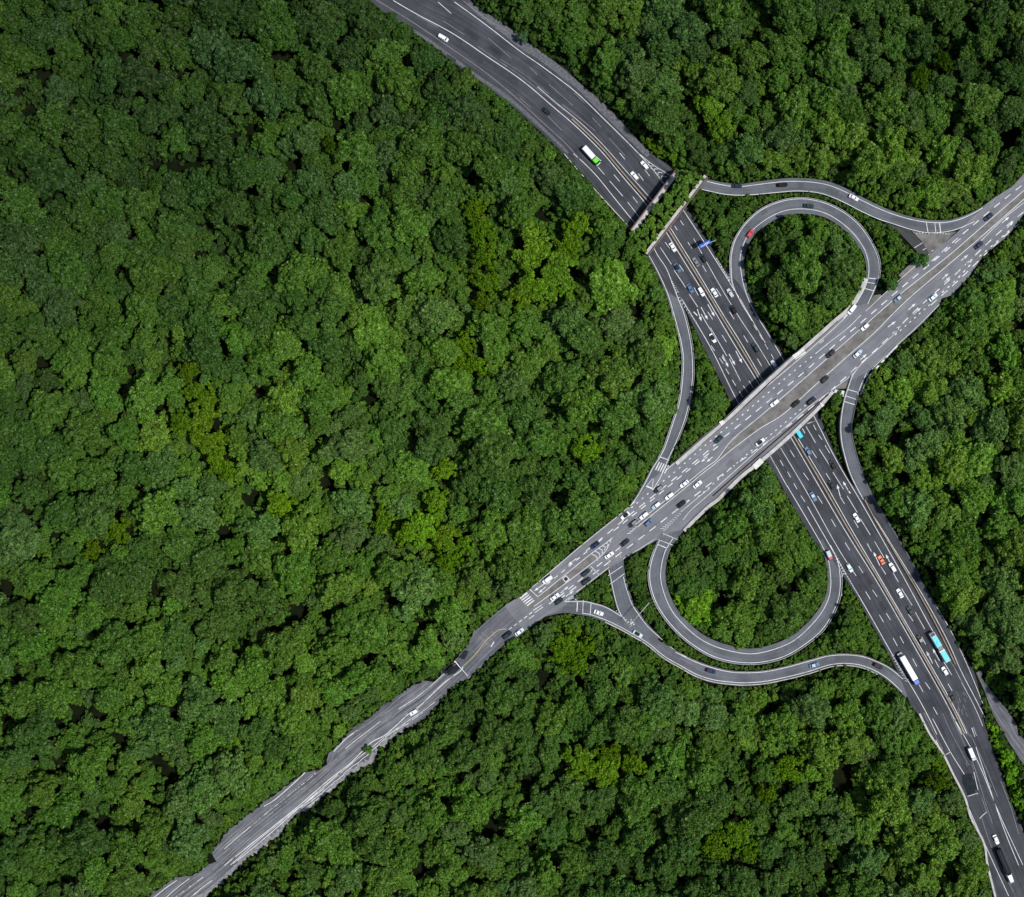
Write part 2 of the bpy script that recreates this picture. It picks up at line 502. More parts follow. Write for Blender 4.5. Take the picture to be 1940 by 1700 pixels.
ov_se = [(2060, 318), (1990, 370), (1940, 405), (1926, 424), (1911, 446), (1862, 486), (1835, 525), (1802, 560), (1783, 566), (1781, 576), (1757, 603), (1738, 622),
         (1706, 651), (1671, 684), (1640, 706), (1582, 737), (1557, 771), (1538, 790), (1495, 833), (1443, 878), (1406, 907), (1365, 948), (1350, 959),
         (1321, 984), (1296, 1004), (1270, 1008), (1245, 1023), (1185, 1058), (1154, 1077), (1090, 1126), (1060, 1158), (1037, 1165), (1013, 1182), (980, 1209), (955, 1222),
         (912, 1261), (885, 1286), (856, 1300), (836, 1323), (803, 1364), (749, 1391), (739, 1405), (714, 1422), (708, 1446), (694, 1450), (664, 1466),
         (632, 1494), (595, 1524), (576, 1538), (558, 1543), (532, 1580), (502, 1600), (467, 1628), (432, 1661), (409, 1679), (386, 1700), (320, 1760)]

for L_ in (ov_axis, ov_nw, ov_se): extend(L_, 260)
def in_bridge(p):
    # stretch of the upper road that spans the highway
    ax = (p[0] - 1455) * 0.767 + (p[1] - 788) * -0.642
    return -92 < ax < 96
_ovA = resample(catmull(ov_axis, 12), max(4, int(plen(catmull(ov_axis, 12)) / 4)))
def ov_base(i, z):
    return z - 1.3 if in_bridge(_ovA[i]) else GZ - 0.3
def frac_at(p): return float(np.argmin(np.hypot(*(_ovA - np.array(p)).T))) / (len(_ovA) - 1)
OVZ = [(0, ZU), (frac_at((985, 1163)), ZU), (frac_at((720, 1385)), 1.0), (1, 0.6)]
ovA, ovZ, ovL, ovR = axis_road('O', 'overpass_road', ov_axis, ov_se, ov_nw, OVZ, M['over'], base=ov_base)

# slip roads: painted edge lines read off the photograph
rw_l = [(1222, 468), (1230, 485), (1246, 514), (1264, 554), (1275, 589), (1284, 622), (1291, 650), (1295, 682), (1293, 724), (1287, 765), (1274, 806), (1260, 847), (1249, 868),
        (1237, 887), (1221, 918), (1204, 946), (1190, 964)]
rw_r = [(1236, 464), (1246, 484), (1262, 508), (1273, 535), (1284, 564), (1296, 595), (1305, 630), (1310, 660), (1312, 690), (1312, 715), (1307, 755), (1297, 796), (1282, 835), (1266, 870),
        (1252, 903), (1237, 928), (1215, 955)]
RW = line_road('W', 'slip_road_west', rw_l, rw_r, [3, 4], [3, 4], [(0, 0), (0.22, 0), (0.85, ZU), (1, ZU)], M['ramp'], layer=-0.02)
ln_o = [(1450, 650), (1425, 608), (1402, 570), (1388, 537), (1385, 506), (1386, 481), (1394, 453), (1413, 424), (1438, 401), (1465, 387), (1493, 379), (1522, 377), (1549, 381), (1575, 390), (1602, 405),
        (1629, 428), (1649, 457), (1662, 484), (1666, 506), (1664, 527), (1655, 552), (1644, 576), (1629, 598), (1608, 620), (1570, 650), (1540, 676)]
ln_i = [(1466, 648), (1434, 599), (1419, 570), (1409, 541), (1404, 514), (1402, 492), (1407, 467), (1419, 444), (1440, 424), (1467, 407), (1493, 398), (1520, 396), (1547, 399), (1570, 407), (1594, 422),
        (1618, 444), (1637, 471), (1645, 496), (1646, 519), (1641, 539), (1631, 560), (1618, 580), (1598, 603), (1567, 634), (1535, 660), (1510, 681)]
LN = line_road('LN', 'loop_road_north', ln_o, ln_i, [3, 3, 3.5, 3.5], [2, 9, 10, 9, 5], [(0, 0), (0.16, 0), (0.82, ZU), (1, ZU)], M['ramp'], layer=-0.02)
rn_u = [(1290, 336), (1315, 340), (1339, 344), (1366, 350), (1396, 354), (1427, 351), (1458, 347), (1489, 344), (1520, 344), (1551, 347), (1576, 353), (1602, 364), (1627, 377), (1664, 395), (1695, 407), (1726, 416),
        (1756, 421), (1787, 422), (1814, 417), (1839, 407), (1862, 394), (1890, 372)]
rn_l = [(1280, 352), (1305, 355), (1330, 359), (1366, 367), (1396, 370), (1427, 369), (1469, 365), (1510, 362), (1548, 365), (1575, 373), (1602, 385), (1633, 401), (1664, 415), (1695, 425), (1726, 435),
        (1756, 441), (1787, 440), (1814, 434), (1846, 420), (1866, 408), (1895, 384)]
RN = line_road('N', 'slip_road_north', rn_u, rn_l, [4, 6, 7, 5, 2], [1, 1, 1], [(0, 0), (0.2, 0), (0.7, ZU), (1, ZU)], M['ramp'], layer=-0.02)
re_l = [(1650, 678), (1634, 690), (1624, 699), (1615, 712), (1607, 735), (1601, 754), (1596, 778), (1593, 806), (1594, 830), (1598, 853), (1609, 892), (1624, 925), (1646, 964), (1687, 1039), (1729, 1098)]
re_r = [(1668, 682), (1653, 694), (1642, 706), (1630, 733), (1625, 748), (1620, 766), (1614, 795), (1613, 809), (1614, 830), (1618, 848), (1624, 870), (1636, 905), (1650, 934), (1664, 960), (1703, 1026), (1742, 1094)]
RE = line_road('E', 'slip_road_east', re_l, re_r, [2, 2], [4, 2, 2, 3, 3], [(0, ZU), (0.2, ZU), (0.62, 0), (1, 0)], M['ramp'], layer=-0.022)
ls_i = [(1491, 920), (1530, 986), (1557, 1033), (1569, 1060), (1573, 1085), (1574, 1110), (1569, 1136), (1555, 1163), (1530, 1192), (1499, 1217), (1458, 1233), (1423, 1239), (1390, 1235), (1355, 1225),
        (1324, 1209), (1297, 1186), (1274, 1159), (1260, 1130), (1252, 1099), (1253, 1073), (1259, 1048), (1266, 1034), (1276, 1019), (1293, 996), (1324, 965), (1350, 941)]
ls_o = [(1506, 918), (1545, 985), (1573, 1033), (1586, 1060), (1591, 1085), (1592, 1110), (1588, 1136), (1575, 1167), (1555, 1196), (1522, 1223), (1485, 1244), (1447, 1254), (1416, 1256), (1381, 1252), (1348, 1242),
        (1315, 1223), (1287, 1200), (1262, 1172), (1243, 1141), (1233, 1110), (1231, 1085), (1235, 1062), (1242, 1042), (1249, 1025), (1260, 1008), (1275, 988), (1300, 963), (1330, 935)]
LS = line_road('LS', 'loop_road_south', ls_i, ls_o, [5, 7, 10, 10, 10, 9], [3, 4, 4, 4, 4], [(0, 0), (0.2, 0), (0.84, ZU), (1, ZU)], M['ramp'], layer=-0.02)
rs_u = [(1030, 1148), (1070, 1140), (1105, 1140), (1121, 1143), (1148, 1151), (1177, 1168), (1194, 1181), (1227, 1200), (1252, 1219), (1280, 1236), (1317, 1254), (1351, 1266), (1381, 1273), (1410, 1275), (1450, 1273),
        (1489, 1265), (1515, 1258), (1540, 1251), (1571, 1243), (1602, 1241), (1633, 1244), (1664, 1255), (1688, 1268), (1711, 1287), (1726, 1302)]
rs_l = [(1030, 1166), (1068, 1158), (1103, 1162), (1120, 1165), (1148, 1175), (1177, 1189), (1200, 1202), (1227, 1218), (1258, 1243), (1289, 1261), (1320, 1278), (1351, 1288), (1381, 1292), (1410, 1294), (1450, 1291),
        (1490, 1283), (1515, 1277), (1540, 1270), (1571, 1260), (1602, 1257), (1633, 1261), (1664, 1274), (1688, 1291), (1709, 1311), (1722, 1328)]
RS = line_road('S', 'slip_road_south', rs_u, rs_l, [2, 3, 3], [3, 6, 6, 3], [(0, ZU), (0.34, ZU), (0.8, 0), (1, 0)], M['ramp'], layer=-0.02)
r2_l = [(1148, 1060), (1154, 1080), (1159, 1105), (1165, 1132), (1173, 1158), (1186, 1178), (1206, 1196), (1236, 1218)]
r2_r = [(1176, 1058), (1178, 1078), (1181, 1093), (1186, 1113), (1196, 1142), (1208, 1162), (1227, 1187), (1252, 1210)]
R2 = line_road('S2', 'connector_road', r2_l, r2_r, [2, 2], [5, 4, 3], [(0, ZU), (1, ZU)], M['ramp'], layer=-0.026)
sp_l = [(1655, 413), (1680, 424), (1705, 442), (1732, 470), (1746, 486)]
sp_r = [(1690, 420), (1712, 428), (1728, 437), (1746, 455), (1766, 480)]
SP = line_road('SP', 'spur_road', sp_l, sp_r, [1, 1], [1, 1], [(0, 5.0), (0.35, 6.2), (1, ZU)], M['spur'], layer=-0.03)
br_l = [(1846, 1268), (1866, 1310), (1882, 1352), (1900, 1385), (1918, 1415), (1945, 1455), (1990, 1515), (2170, 1750)]
br_r = [(1856, 1280), (1884, 1318), (1909, 1348), (1924, 1372), (1930, 1392), (1950, 1412), (2010, 1480), (2190, 1715)]
BR = line_road('BR', 'branch_road', br_l, br_r, [1, 1, 1], [1, 1], [(0, 0), (1, 0)], M['shoulder'], layer=-0.02)

def zof(key, p):
    A, z = ROADS[key]
    i = int(np.argmin((A[:, 0] - p[0]) ** 2 + (A[:, 1] - p[1]) ** 2))
    best = None
    for a, b in ((i - 1, i), (i, i + 1)):
        if a < 0 or b >= len(A): continue
        d = A[b] - A[a]
        u = min(max(((p[0] - A[a][0]) * d[0] + (p[1] - A[a][1]) * d[1]) / max(d @ d, 1e-9), 0), 1)
        q = A[a] + d * u
        e = (q[0] - p[0]) ** 2 + (q[1] - p[1]) ** 2
        if best is None or e < best[0]: best = (e, z[a] + (z[b] - z[a]) * u)
    return float(best[1])

def dirof(key, p):
    A, z = ROADS[key]
    i = int(np.argmin((A[:, 0] - p[0]) ** 2 + (A[:, 1] - p[1]) ** 2))
    i0, i1 = max(0, i - 2), min(len(A) - 1, i + 2)
    d = A[i1] - A[i0]
    return d / np.hypot(*d)

# ------------------------------------------------------------------ painted markings (one sheet of paint per road)
LIFT = {'W': 0.02, 'LN': 0.02, 'N': 0.02, 'E': 0.02, 'LS': 0.02, 'S': 0.02, 'SP': 0.02}
class Paint:
    def __init__(s): s.b = {}
    def get(s, key, mat):
        return s.b.setdefault((key, mat), ([], []))
    def quad(s, key, pts, mat='white', dz=0.012):
        v, f = s.get(key, mat)
        o = len(v)
        for p in pts: v.append(W(p, zof(key, p) + dz + LIFT.get(key, 0)))
        # keep faces looking up
        a = sum((pts[i][0] * pts[(i + 1) % len(pts)][1] - pts[(i + 1) % len(pts)][0] * pts[i][1]) for i in range(len(pts)))
        idx = list(range(o, o + len(pts)))
        f.append(tuple(idx[::-1] if a > 0 else idx))
    def line(s, key, pts, wd=1.7, mat='white', smooth=True, dz=0.012, wob=0.0):
        P = catmull(pts, 8) if smooth else np.asarray(pts, float)
        n = max(2, int(plen(P) / 5) + 1)
        P = resample(P, n)
        if smooth and key == 'H' and n > 24:
            for _ in range(40):
                P[1:-1] = P[1:-1] * 0.5 + (P[:-2] + P[2:]) * 0.25
        if wob: P = P + rng.normal(0, wob, P.shape)
        wd *= (0.56 if pts[0][0] > 985 else 0.85) if key == 'O' else 0.62
        A, B = offset(P, wd / 2), offset(P, -wd / 2)
        for i in range(n - 1):
            s.quad(key, [A[i], A[i + 1], B[i + 1], B[i]], mat, dz)
    def dash(s, key, p, q, wd=1.6, mat='white'):
        s.line(key, [p, q], wd, mat, False)
    def dashed(s, key, pts, on, off, wd=1.6, mat='white', start=0.0, dz=0.012):
        P = catmull(pts, 8)
        L = plen(P)
        P = resample(P, max(8, int(L)))
        d = np.linspace(0, L, len(P))
        t = start
        while t + on < L:
            a = np.linspace(t, t + on, 4)
            q = np.c_[np.interp(a, d, P[:, 0]), np.interp(a, d, P[:, 1])]
            A, B = offset(q, wd / 2), offset(q, -wd / 2)
            for i in range(3): s.quad(key, [A[i], A[i + 1], B[i + 1], B[i]], mat, dz)
            t += on + off
    def arrow(s, key, tail, head, wd=1.3, hw=2.6):
        t, h = np.array(tail, float), np.array(head, float)
        d = (h - t) / np.hypot(*(h - t)); nn = np.array([-d[1], d[0]])
        b = h - d * 8
        s.quad(key, [t + nn * wd / 2, b + nn * wd / 2, b - nn * wd / 2, t - nn * wd / 2])
        s.quad(key, [b + nn * hw, h, b - nn * hw])
    def chev(s, key, c, d, size, wd=1.6):
        c = np.array(c, float); d = np.array(d, float); d /= np.hypot(*d); nn = np.array([-d[1], d[0]])
        for sg in (1, -1):
            s.dash(key, c + d * size * 0.5, c - d * size * 0.4 + nn * sg * size * 0.75, wd)
    def flush(s):
        names = {'H': 'highway', 'O': 'overpass', 'W': 'west_slip', 'LN': 'north_loop', 'N': 'north_slip', 'E': 'east_slip', 'LS': 'south_loop', 'S': 'south_slip',
                 'S2': 'connector', 'SP': 'spur', 'BR': 'branch'}
        kinds = {'white': 'lane_paint', 'faint': 'worn_paint', 'yellow': 'yellow_paint', 'joint': 'joint_seams', 'patch': 'tarmac_patch', 'conc2': 'median_bed', 'conc': 'concrete_apron',
                 'dark': 'dark_strip', 'gravel': 'gravel_edge', 'shoulder': 'hard_shoulder', 'over': 'pale_tarmac', 'ramp': 'grey_tarmac', 'hwy': 'dark_tarmac', 'verge': 'gravel_verge', 'tar': 'repair_patches', 'tar2': 'repair_patches', 'tar3': 'repair_patches'}
        for (key, mat), (v, f) in s.b.items():
            o = link_mesh(names[key] + '_' + kinds[mat], v, f, M[mat])
            o['kind'] = 'structure'
PT = Paint()
def band(key, A, B, mat, name, dz0=0.006, n=80):
    A, B = resample(catmull(A, 8), n), resample(catmull(B, 8), n)
    for i in range(n - 1):
        PT.quad(key, [A[i], A[i + 1], B[i + 1], B[i]], mat, dz0)
def between(A, B, f, n=60):
    A, B = resample(catmull(A, 10), n), resample(catmull(B, 10), n)
    return A + (B - A) * f

# --- edge lines of the slip roads
for key, (A, B) in (('W', (rw_l, rw_r)), ('LN', (ln_o, ln_i)), ('N', (rn_u[2:], rn_l[2:])), ('E', (re_l[1:], re_r[1:])), ('LS', (ls_i, ls_o)), ):
    pass
PT.line('W', rw_l[1:], 1.8); PT.line('W', rw_r[:-1], 1.8)
PT.line('LN', ln_o[1:-4], 1.8); PT.line('LN', ln_i[1:-3], 1.8)
PT.line('N', rn_u[2:-1], 1.8); PT.line('N', rn_l[2:-2], 1.8)
PT.line('E', re_l[2:-2], 1.7); PT.line('E', re_r[2:-4], 1.7)
PT.line('LS', ls_i[:-3], 1.8); PT.line('LS', ls_o[2:-4], 1.8)
PT.line('S', rs_u[1:6], 1.7); PT.line('S', rs_u[9:-1], 1.7); PT.line('S', rs_l[2:-1], 1.7)
PT.line('S2', r2_l[1:6], 1.6); PT.line('S2', r2_r[2:], 1.6)
PT.line('S', [(1252, 1210), (1266, 1222), (1280, 1233), (1300, 1245)], 1.6)

# --- highway, north-west of the planted bridge
PT.line('H', [(713, 0), (785, 44), (852, 90), (909, 129), (970, 178), (1022, 227), (1074, 273), (1098, 302)], 1.5, 'faint')
PT.line('H', [(1086, 291), (1124, 325), (1165, 377), (1204, 424), (1225, 455)], 1.8)
medA_s = [(746, 0), (795, 29), (845, 54), (886, 80), (927, 109), (969, 136), (1010, 167), (1051, 204), (1080, 227), (1120, 265), (1145, 290), (1165, 315), (1196, 352), (1230, 391), (1262, 440)]
medA_n = [(861, 60), (886, 76), (927, 104), (969, 131), (1016, 166), (1057, 202), (1086, 224), (1128, 263), (1151, 288), (1176, 317), (1207, 352), (1236, 384), (1270, 432)]
PT.line('H', [(p[0] - 1, p[1] + 1) for p in medA_s], 2.0)
PT.line('H', [(p[0] + 2, p[1] - 2) for p in medA_n[4:]], 1.5)
PT.line('H', [(861, 4), (907, 37), (948, 68), (989, 101), (1020, 120), (1037, 134), (1060, 150), (1095, 177), (1124, 206), (1166, 247), (1207, 288), (1238, 321), (1260, 352)], 1.9)
PT.line('H', [(878, 2), (917, 33), (960, 60)], 1.4, 'faint')
PT.line('H', [(1069, 292), (1104, 333), (1145, 379), (1192, 430)], 1.4)
PT.line('H', [(1209, 290), (1238, 313), (1272, 334)], 1.5)
for p, sz in (((1229, 310), 4), ((1235, 316), 5), ((1242, 322), 6), ((1249, 329), 7), ((1256, 337), 9)):
    PT.chev('H', p, (-0.66, -0.75), sz, 1.5)
for a, b in (((830, 4), (855, 26)), ((1155, 343), (1180, 372)), ((1189, 383), (1213, 414)), ((1163, 331), (1174, 344)), ((1199, 373), (1208, 385)), ((1133, 317), (1145, 331)), ((1126, 294), (1139, 305)),
             ((1174, 290), (1184, 302)), ((1209, 329), (1219, 342)), ((1221, 321), (1231, 334))):
    PT.dash('H', a, b, 1.6)
for a, b in (((1034, 216), (1064, 247)), ((1154, 262), (1184, 295)), ((1122, 223), (1139, 241)), ((1065, 198), (1128, 248)), ((925, 72), (968, 110)), ((1004, 128), (1018, 142)), ((790, 30), (830, 52)), ((840, 40), (880, 66)),
             ((905, 88), (960, 126)), ((1040, 160), (1085, 200)), ((985, 186), (1006, 204)), ((1088, 176), (1108, 196))):
    PT.dash('H', a, b, 1.2, 'faint')
PT.line('H', [(940, 112), (985, 142), (1030, 178), (1070, 210)], 1.1, 'faint')
PT.line('H', [(948, 112), (994, 142), (1040, 178)], 0.9, 'faint')
band('H', [(884, 8), (907, 30), (948, 61), (989, 94), (1020, 113), (1060, 143), (1095, 170), (1124, 199), (1166, 240), (1207, 281), (1225, 298)],
     [(890, 4), (916, 22), (944, 38), (978, 63), (1014, 90), (1051, 117), (1095, 155), (1135, 188), (1174, 227), (1207, 264), (1234, 291)], 'verge', 'verge', 0.006)
band('H', [(735, 34), (800, 72), (850, 108), (900, 146), (950, 180), (1000, 222), (1050, 268), (1075, 292)], [(741, 31), (806, 69), (856, 105), (905, 142), (955, 176), (1005, 218), (1054, 264), (1078, 290)], 'verge', 'verge', 0.006)
# --- highway between the two bridges
PT.line('H', [(1291, 566), (1315, 605), (1344, 654), (1365, 695), (1398, 763), (1460, 865), (1470, 884)], 1.8)
medB_s = [(1262, 440), (1295, 494), (1341, 568), (1388, 648), (1438, 728), (1500, 832), (1555, 927), (1605, 1012), (1659, 1098), (1705, 1177), (1746, 1249), (1796, 1338), (1822, 1392)]
medB_n = [(1270, 432), (1324, 519), (1372, 600), (1403, 648), (1445, 721), (1509, 826), (1564, 917), (1617, 1010), (1669, 1098), (1717, 1181), (1763, 1260), (1808, 1340), (1832, 1390)]
PT.line('H', medB_s, 1.8); PT.line('H', medB_n, 1.8)
PT.line('H', [(1291, 393), (1333, 457), (1359, 498), (1386, 541), (1400, 564)], 1.8)
PT.line('H', [(1314, 452), (1337, 494), (1370, 552), (1403, 606), (1433, 650), (1465, 703), (1480, 728)], 1.5)
PT.line('H', [(1402, 566), (1420, 598), (1450, 650)], 1.4)
PT.line('H', [(1434, 599), (1465, 648), (1486, 686), (1500, 710), (1543, 790), (1584, 872), (1626, 942), (1667, 1014), (1710, 1090), (1746, 1157), (1767, 1196), (1798, 1247), (1822, 1293)], 1.8)
for a, b in (((1260, 459), (1269, 471)), ((1251, 469), (1272, 501)), ((1277, 512), (1299, 545)), ((1287, 502), (1295, 514)), ((1306, 558), (1322, 582)), ((1315, 545), (1323, 560)), ((1328, 595), (1349, 630)), ((1341, 591), (1350, 605)),
             ((1368, 635), (1376, 648)), ((1346, 621), (1377, 675)), ((1382, 680), (1403, 722)), ((1419, 722), (1427, 735)), ((1408, 731), (1417, 744)),
             ((1347, 655), (1354, 665)), ((1363, 679), (1370, 689)), ((1375, 699), (1381, 709)), ((1387, 720), (1394, 731)), ((1401, 742), (1407, 753)),
             ((1303, 459), (1311, 471)), ((1331, 503), (1338, 515)), ((1357, 547), (1366, 561)), ((1382, 591), (1391, 605)), ((1409, 636), (1417, 649)), ((1435, 680), (1443, 694)),
             ((1289, 418), (1295, 427)), ((1278, 428), (1283, 436)), ((1428, 616), (1434, 626)), ((1439, 634), (1445, 644)), ((1449, 652), (1455, 662)), ((1461, 671), (1466, 680)),
             # below the overpass
             ((1478, 872), (1484, 883)), ((1492, 894), (1498, 905)), ((1504, 916), (1510, 927)), ((1517, 939), (1525, 951)),
             ((1497, 853), (1505, 866)), ((1522, 896), (1532, 910)), ((1549, 940), (1558, 954)), ((1575, 984), (1583, 998)), ((1601, 1028), (1610, 1043)), ((1627, 1073), (1635, 1086)),
             ((1653, 1118), (1662, 1131)), ((1679, 1162), (1687, 1175)), ((1705, 1206), (1712, 1219)), ((1729, 1248), (1737, 1263)), ((1753, 1293), (1762, 1306)),
             ((1640, 1121), (1649, 1136)), ((1666, 1165), (1674, 1179)), ((1692, 1209), (1700, 1224)), ((1741, 1297), (1749, 1311)), ((1768, 1340), (1776, 1354)),
             ((1538, 854), (1547, 868)), ((1565, 897), (1574, 912)), ((1527, 808), (1545, 839)), ((1552, 851), (1572, 882)), ((1578, 895), (1598, 927)), ((1605, 940), (1624, 971)), ((1630, 983), (1649, 1014)),
             ((1657, 1026), (1675, 1057)), ((1592, 942), (1600, 955)), ((1618, 986), (1626, 1000)), ((1643, 1030), (1651, 1045)), ((1669, 1074), (1678, 1088)), ((1541, 805), (1546, 815)), ((1551, 824), (1557, 833)), ((1563, 844), (1572, 859)),
             ((1520, 812), (1525, 821)), ((1692, 1085), (1702, 1103)), ((1708, 1115), (1728, 1147)), ((1734, 1160), (1752, 1192)), ((1721, 1164), (1730, 1177)), ((1746, 1207), (1754, 1221)), ((1771, 1250), (1779, 1265)),
             ((1785, 1249), (1803, 1279)), ((1796, 1296), (1804, 1309)), ((1696, 1118), (1702, 1128))):
    PT.dash('H', a, b, 1.6)
for t_, h_ in (((1328, 582), (1341, 606)), ((1341, 577), (1354, 600)), ((1381, 671), (1393, 692)), ((1394, 665), (1406, 688)), ((1321, 586), (1329, 609)), ((1369, 672), (1380, 696)),
               ((1667, 1072), (1655, 1046)), ((1592, 941), (1586, 918)), ((1608, 931), (1597, 912)), ((1690, 1074), (1678, 1050)), ((1767, 1257), (1755, 1234)), ((1780, 1252), (1767, 1229))):
    PT.arrow('H', t_, h_)
PT.dash('H', (1314, 591), (1321, 598), 3); PT.dash('H', (1368, 676), (1373, 684), 3); PT.dash('H', (1606, 928), (1611, 935), 3)
PT.line('H', [(1479, 849), (1529, 933), (1568, 1004), (1597, 1055), (1622, 1091)], 1.6)
PT.line('H', [(1530, 960), (1552, 999), (1573, 1035), (1598, 1080), (1622, 1120), (1655, 1177), (1684, 1229), (1705, 1266), (1726, 1299), (1754, 1348), (1775, 1392)], 1.8)
PT.line('H', [(1460, 865), (1492, 923)], 1.8)
# barrier strip beside the east slip road and its lines
PT.line('H', [(1646, 964), (1672, 1004), (1705, 1058), (1746, 1124), (1781, 1186), (1806, 1236), (1818, 1268), (1840, 1308), (1872, 1372)], 1.7)
PT.line('H', [(1775, 1150), (1800, 1192), (1825, 1243), (1845, 1290), (1868, 1348)], 1.5)
PT.line('H', [(1798, 1247), (1820, 1290), (1850, 1345), (1862, 1376)], 1.3)
# gores
def gore(key, a, b, n, d, s0, s1, wd=1.5):
    wd *= 0.8; s0 *= 0.8; s1 *= 0.8
    for i in range(n):
        u = (i + 0.5) / n
        PT.chev(key, (a[0] + (b[0] - a[0]) * u, a[1] + (b[1] - a[1]) * u), d, s0 + (s1 - s0) * u, wd)
gore('H', (1272, 532), (1284, 556), 6, (-0.5, -0.86), 2.5, 5, 1.3)
gore('H', (1284, 562), (1320, 612), 9, (-0.55, -0.83), 4.5, 2, 1.3)
gore('H', (1379, 522), (1392, 552), 6, (0.4, 0.9), 7, 2.5, 1.4)
gore('H', (1580, 1046), (1600, 1092), 9, (-0.4, -0.9), 2.5, 9, 1.4)
gore('H', (1690, 1240), (1720, 1292), 10, (0.5, 0.86), 4, 6, 1.4)
for i in range(9):
    PT.dash('H', (1357 + i * 3, 489 + i * 5), (1359 + i * 3, 492.5 + i * 5), 1.8)
    PT.dash('LN', (1382, 486 + i * 5.4), (1381.5, 489 + i * 5.4), 1.8)
    PT.dash('LS', (1595, 1086 + i * 5), (1594.5, 1089 + i * 5), 1.8)
    PT.dash('H', (1604 + i * 2.6, 1090 + i * 4.4), (1605 + i * 2.6, 1093 + i * 4.4), 1.8)
# --- bottom right stretch
for a in ([(1773, 1402), (1787, 1430), (1802, 1459), (1827, 1513), (1862, 1591), (1911, 1698)], [(1767, 1362), (1783, 1392), (1798, 1422), (1827, 1467)], [(1845, 1463), (1853, 1497)],
          [(1808, 1362), (1853, 1443), (1890, 1535), (1938, 1639)], [(1849, 1416), (1874, 1490), (1901, 1569), (1930, 1640)]):
    PT.line('H', a, 1.7)
for a in ([(1800, 1352), (1822, 1398), (1846, 1450), (1860, 1500), (1880, 1560)], [(1786, 1352), (1806, 1396), (1836, 1450)], [(1838, 1390), (1866, 1450), (1890, 1510)], [(1750, 1350), (1768, 1386), (1786, 1420)],
          [(1860, 1511), (1870, 1542)], [(1896, 1480), (1915, 1530), (1930, 1580)], [(1815, 1350), (1838, 1396)], [(1860, 1550), (1876, 1600), (1920, 1690)]):
    PT.line('H', a, 1.2, 'faint')
PT.dash('H', (1792, 1430), (1801, 1425), 1.6); PT.dash('H', (1833, 1509), (1853, 1503), 1.6); PT.dash('H', (1841, 1379), (1847, 1396), 1.8); PT.dash('H', (1844, 1378), (1850, 1394), 1.0)
PT.dash('H', (1856, 1551), (1864, 1543), 1.8); PT.dash('H', (1864, 1543), (1870, 1538), 1.6)
PT.quad('H', [(1822, 1469), (1832, 1466), (1845, 1466), (1853, 1500), (1833, 1508), (1823, 1484)], 'patch', 0.006)
for i in range(26):
    a = rng.uniform(0, 1); x = 1790 + a * 90 + rng.normal(0, 14); y = 1335 + a * 200 + rng.normal(0, 12)
    if rng.random() < 0.5: x, y = 1808 + rng.normal(0, 12), 1330 + rng.normal(0, 16)
    PT.dash('H', (x, y), (x + rng.uniform(2, 5), y + rng.uniform(5, 10)), rng.uniform(0.7, 1.2), 'faint')
PT.line('BR', [(1870, 1322), (1895, 1365), (1925, 1408), (1950, 1440)], 1.4, 'faint'); PT.line('BR', [(1893, 1340), (1912, 1362), (1920, 1385), (1945, 1420)], 1.2, 'faint')

# --- overpass
medO_n = [(1990, 316), (1940, 361), (1849, 440), (1798, 484), (1705, 558), (1649, 607), (1600, 650), (1530, 712), (1458, 774), (1406, 817), (1384, 837), (1371, 854), (1357, 872), (1334, 889), (1280, 933), (1228, 974), (1204, 994)]
medO_s = [(1995, 326), (1946, 372), (1862, 446), (1787, 510), (1715, 572), (1655, 632), (1600, 680), (1540, 734), (1485, 784), (1440, 812), (1398, 843), (1374, 862), (1353, 880), (1330, 898), (1282, 938), (1230, 980), (1207, 999)]
PT.line('O', medO_n, 1.9); PT.line('O', medO_s, 1.9)
edgeO_n = [(1806, 442), (1761, 481), (1715, 521), (1672, 560), (1640, 590)]
PT.line('O', edgeO_n, 1.5)
PT.line('O', [(1940, 340), (1900, 372), (1862, 404)], 1.3, 'faint')
edgeN = [(1618, 582), (1598, 605), (1567, 634), (1497, 695), (1392, 783), (1313, 849), (1262, 891)]
edgeM = [(1631, 597), (1608, 620), (1570, 650), (1548, 668)]
PT.line('O', edgeN, 1.8); PT.line('O', edgeM, 1.8)
PT.dashed('O', [(1548, 668), (1500, 707), (1450, 749), (1401, 791), (1360, 824), (1320, 858), (1280, 893), (1240, 925), (1205, 955), (1180, 975)], 4, 9, 1.7)
l2 = [(1820, 452), (1760, 502), (1700, 552), (1640, 604), (1580, 655), (1520, 708), (1460, 757), (1400, 806), (1365, 834), (1330, 864), (1290, 897), (1240, 938), (1190, 978), (1150, 1012), (1100, 1052)]
PT.dashed('O', l2, 14, 12, 1.7)
PT.dashed('O', [(1360, 846), (1320, 878), (1270, 919), (1220, 960), (1190, 984), (1160, 1008)], 12, 10, 1.6)
# NE half, north side lanes
PT.dashed('O', [(1935, 352), (1885, 392), (1840, 430), (1800, 464), (1762, 498)], 14, 12, 1.7)
PT.dashed('O', [(1905, 362), (1862, 398), (1835, 424)], 12, 12, 1.3, 'faint')
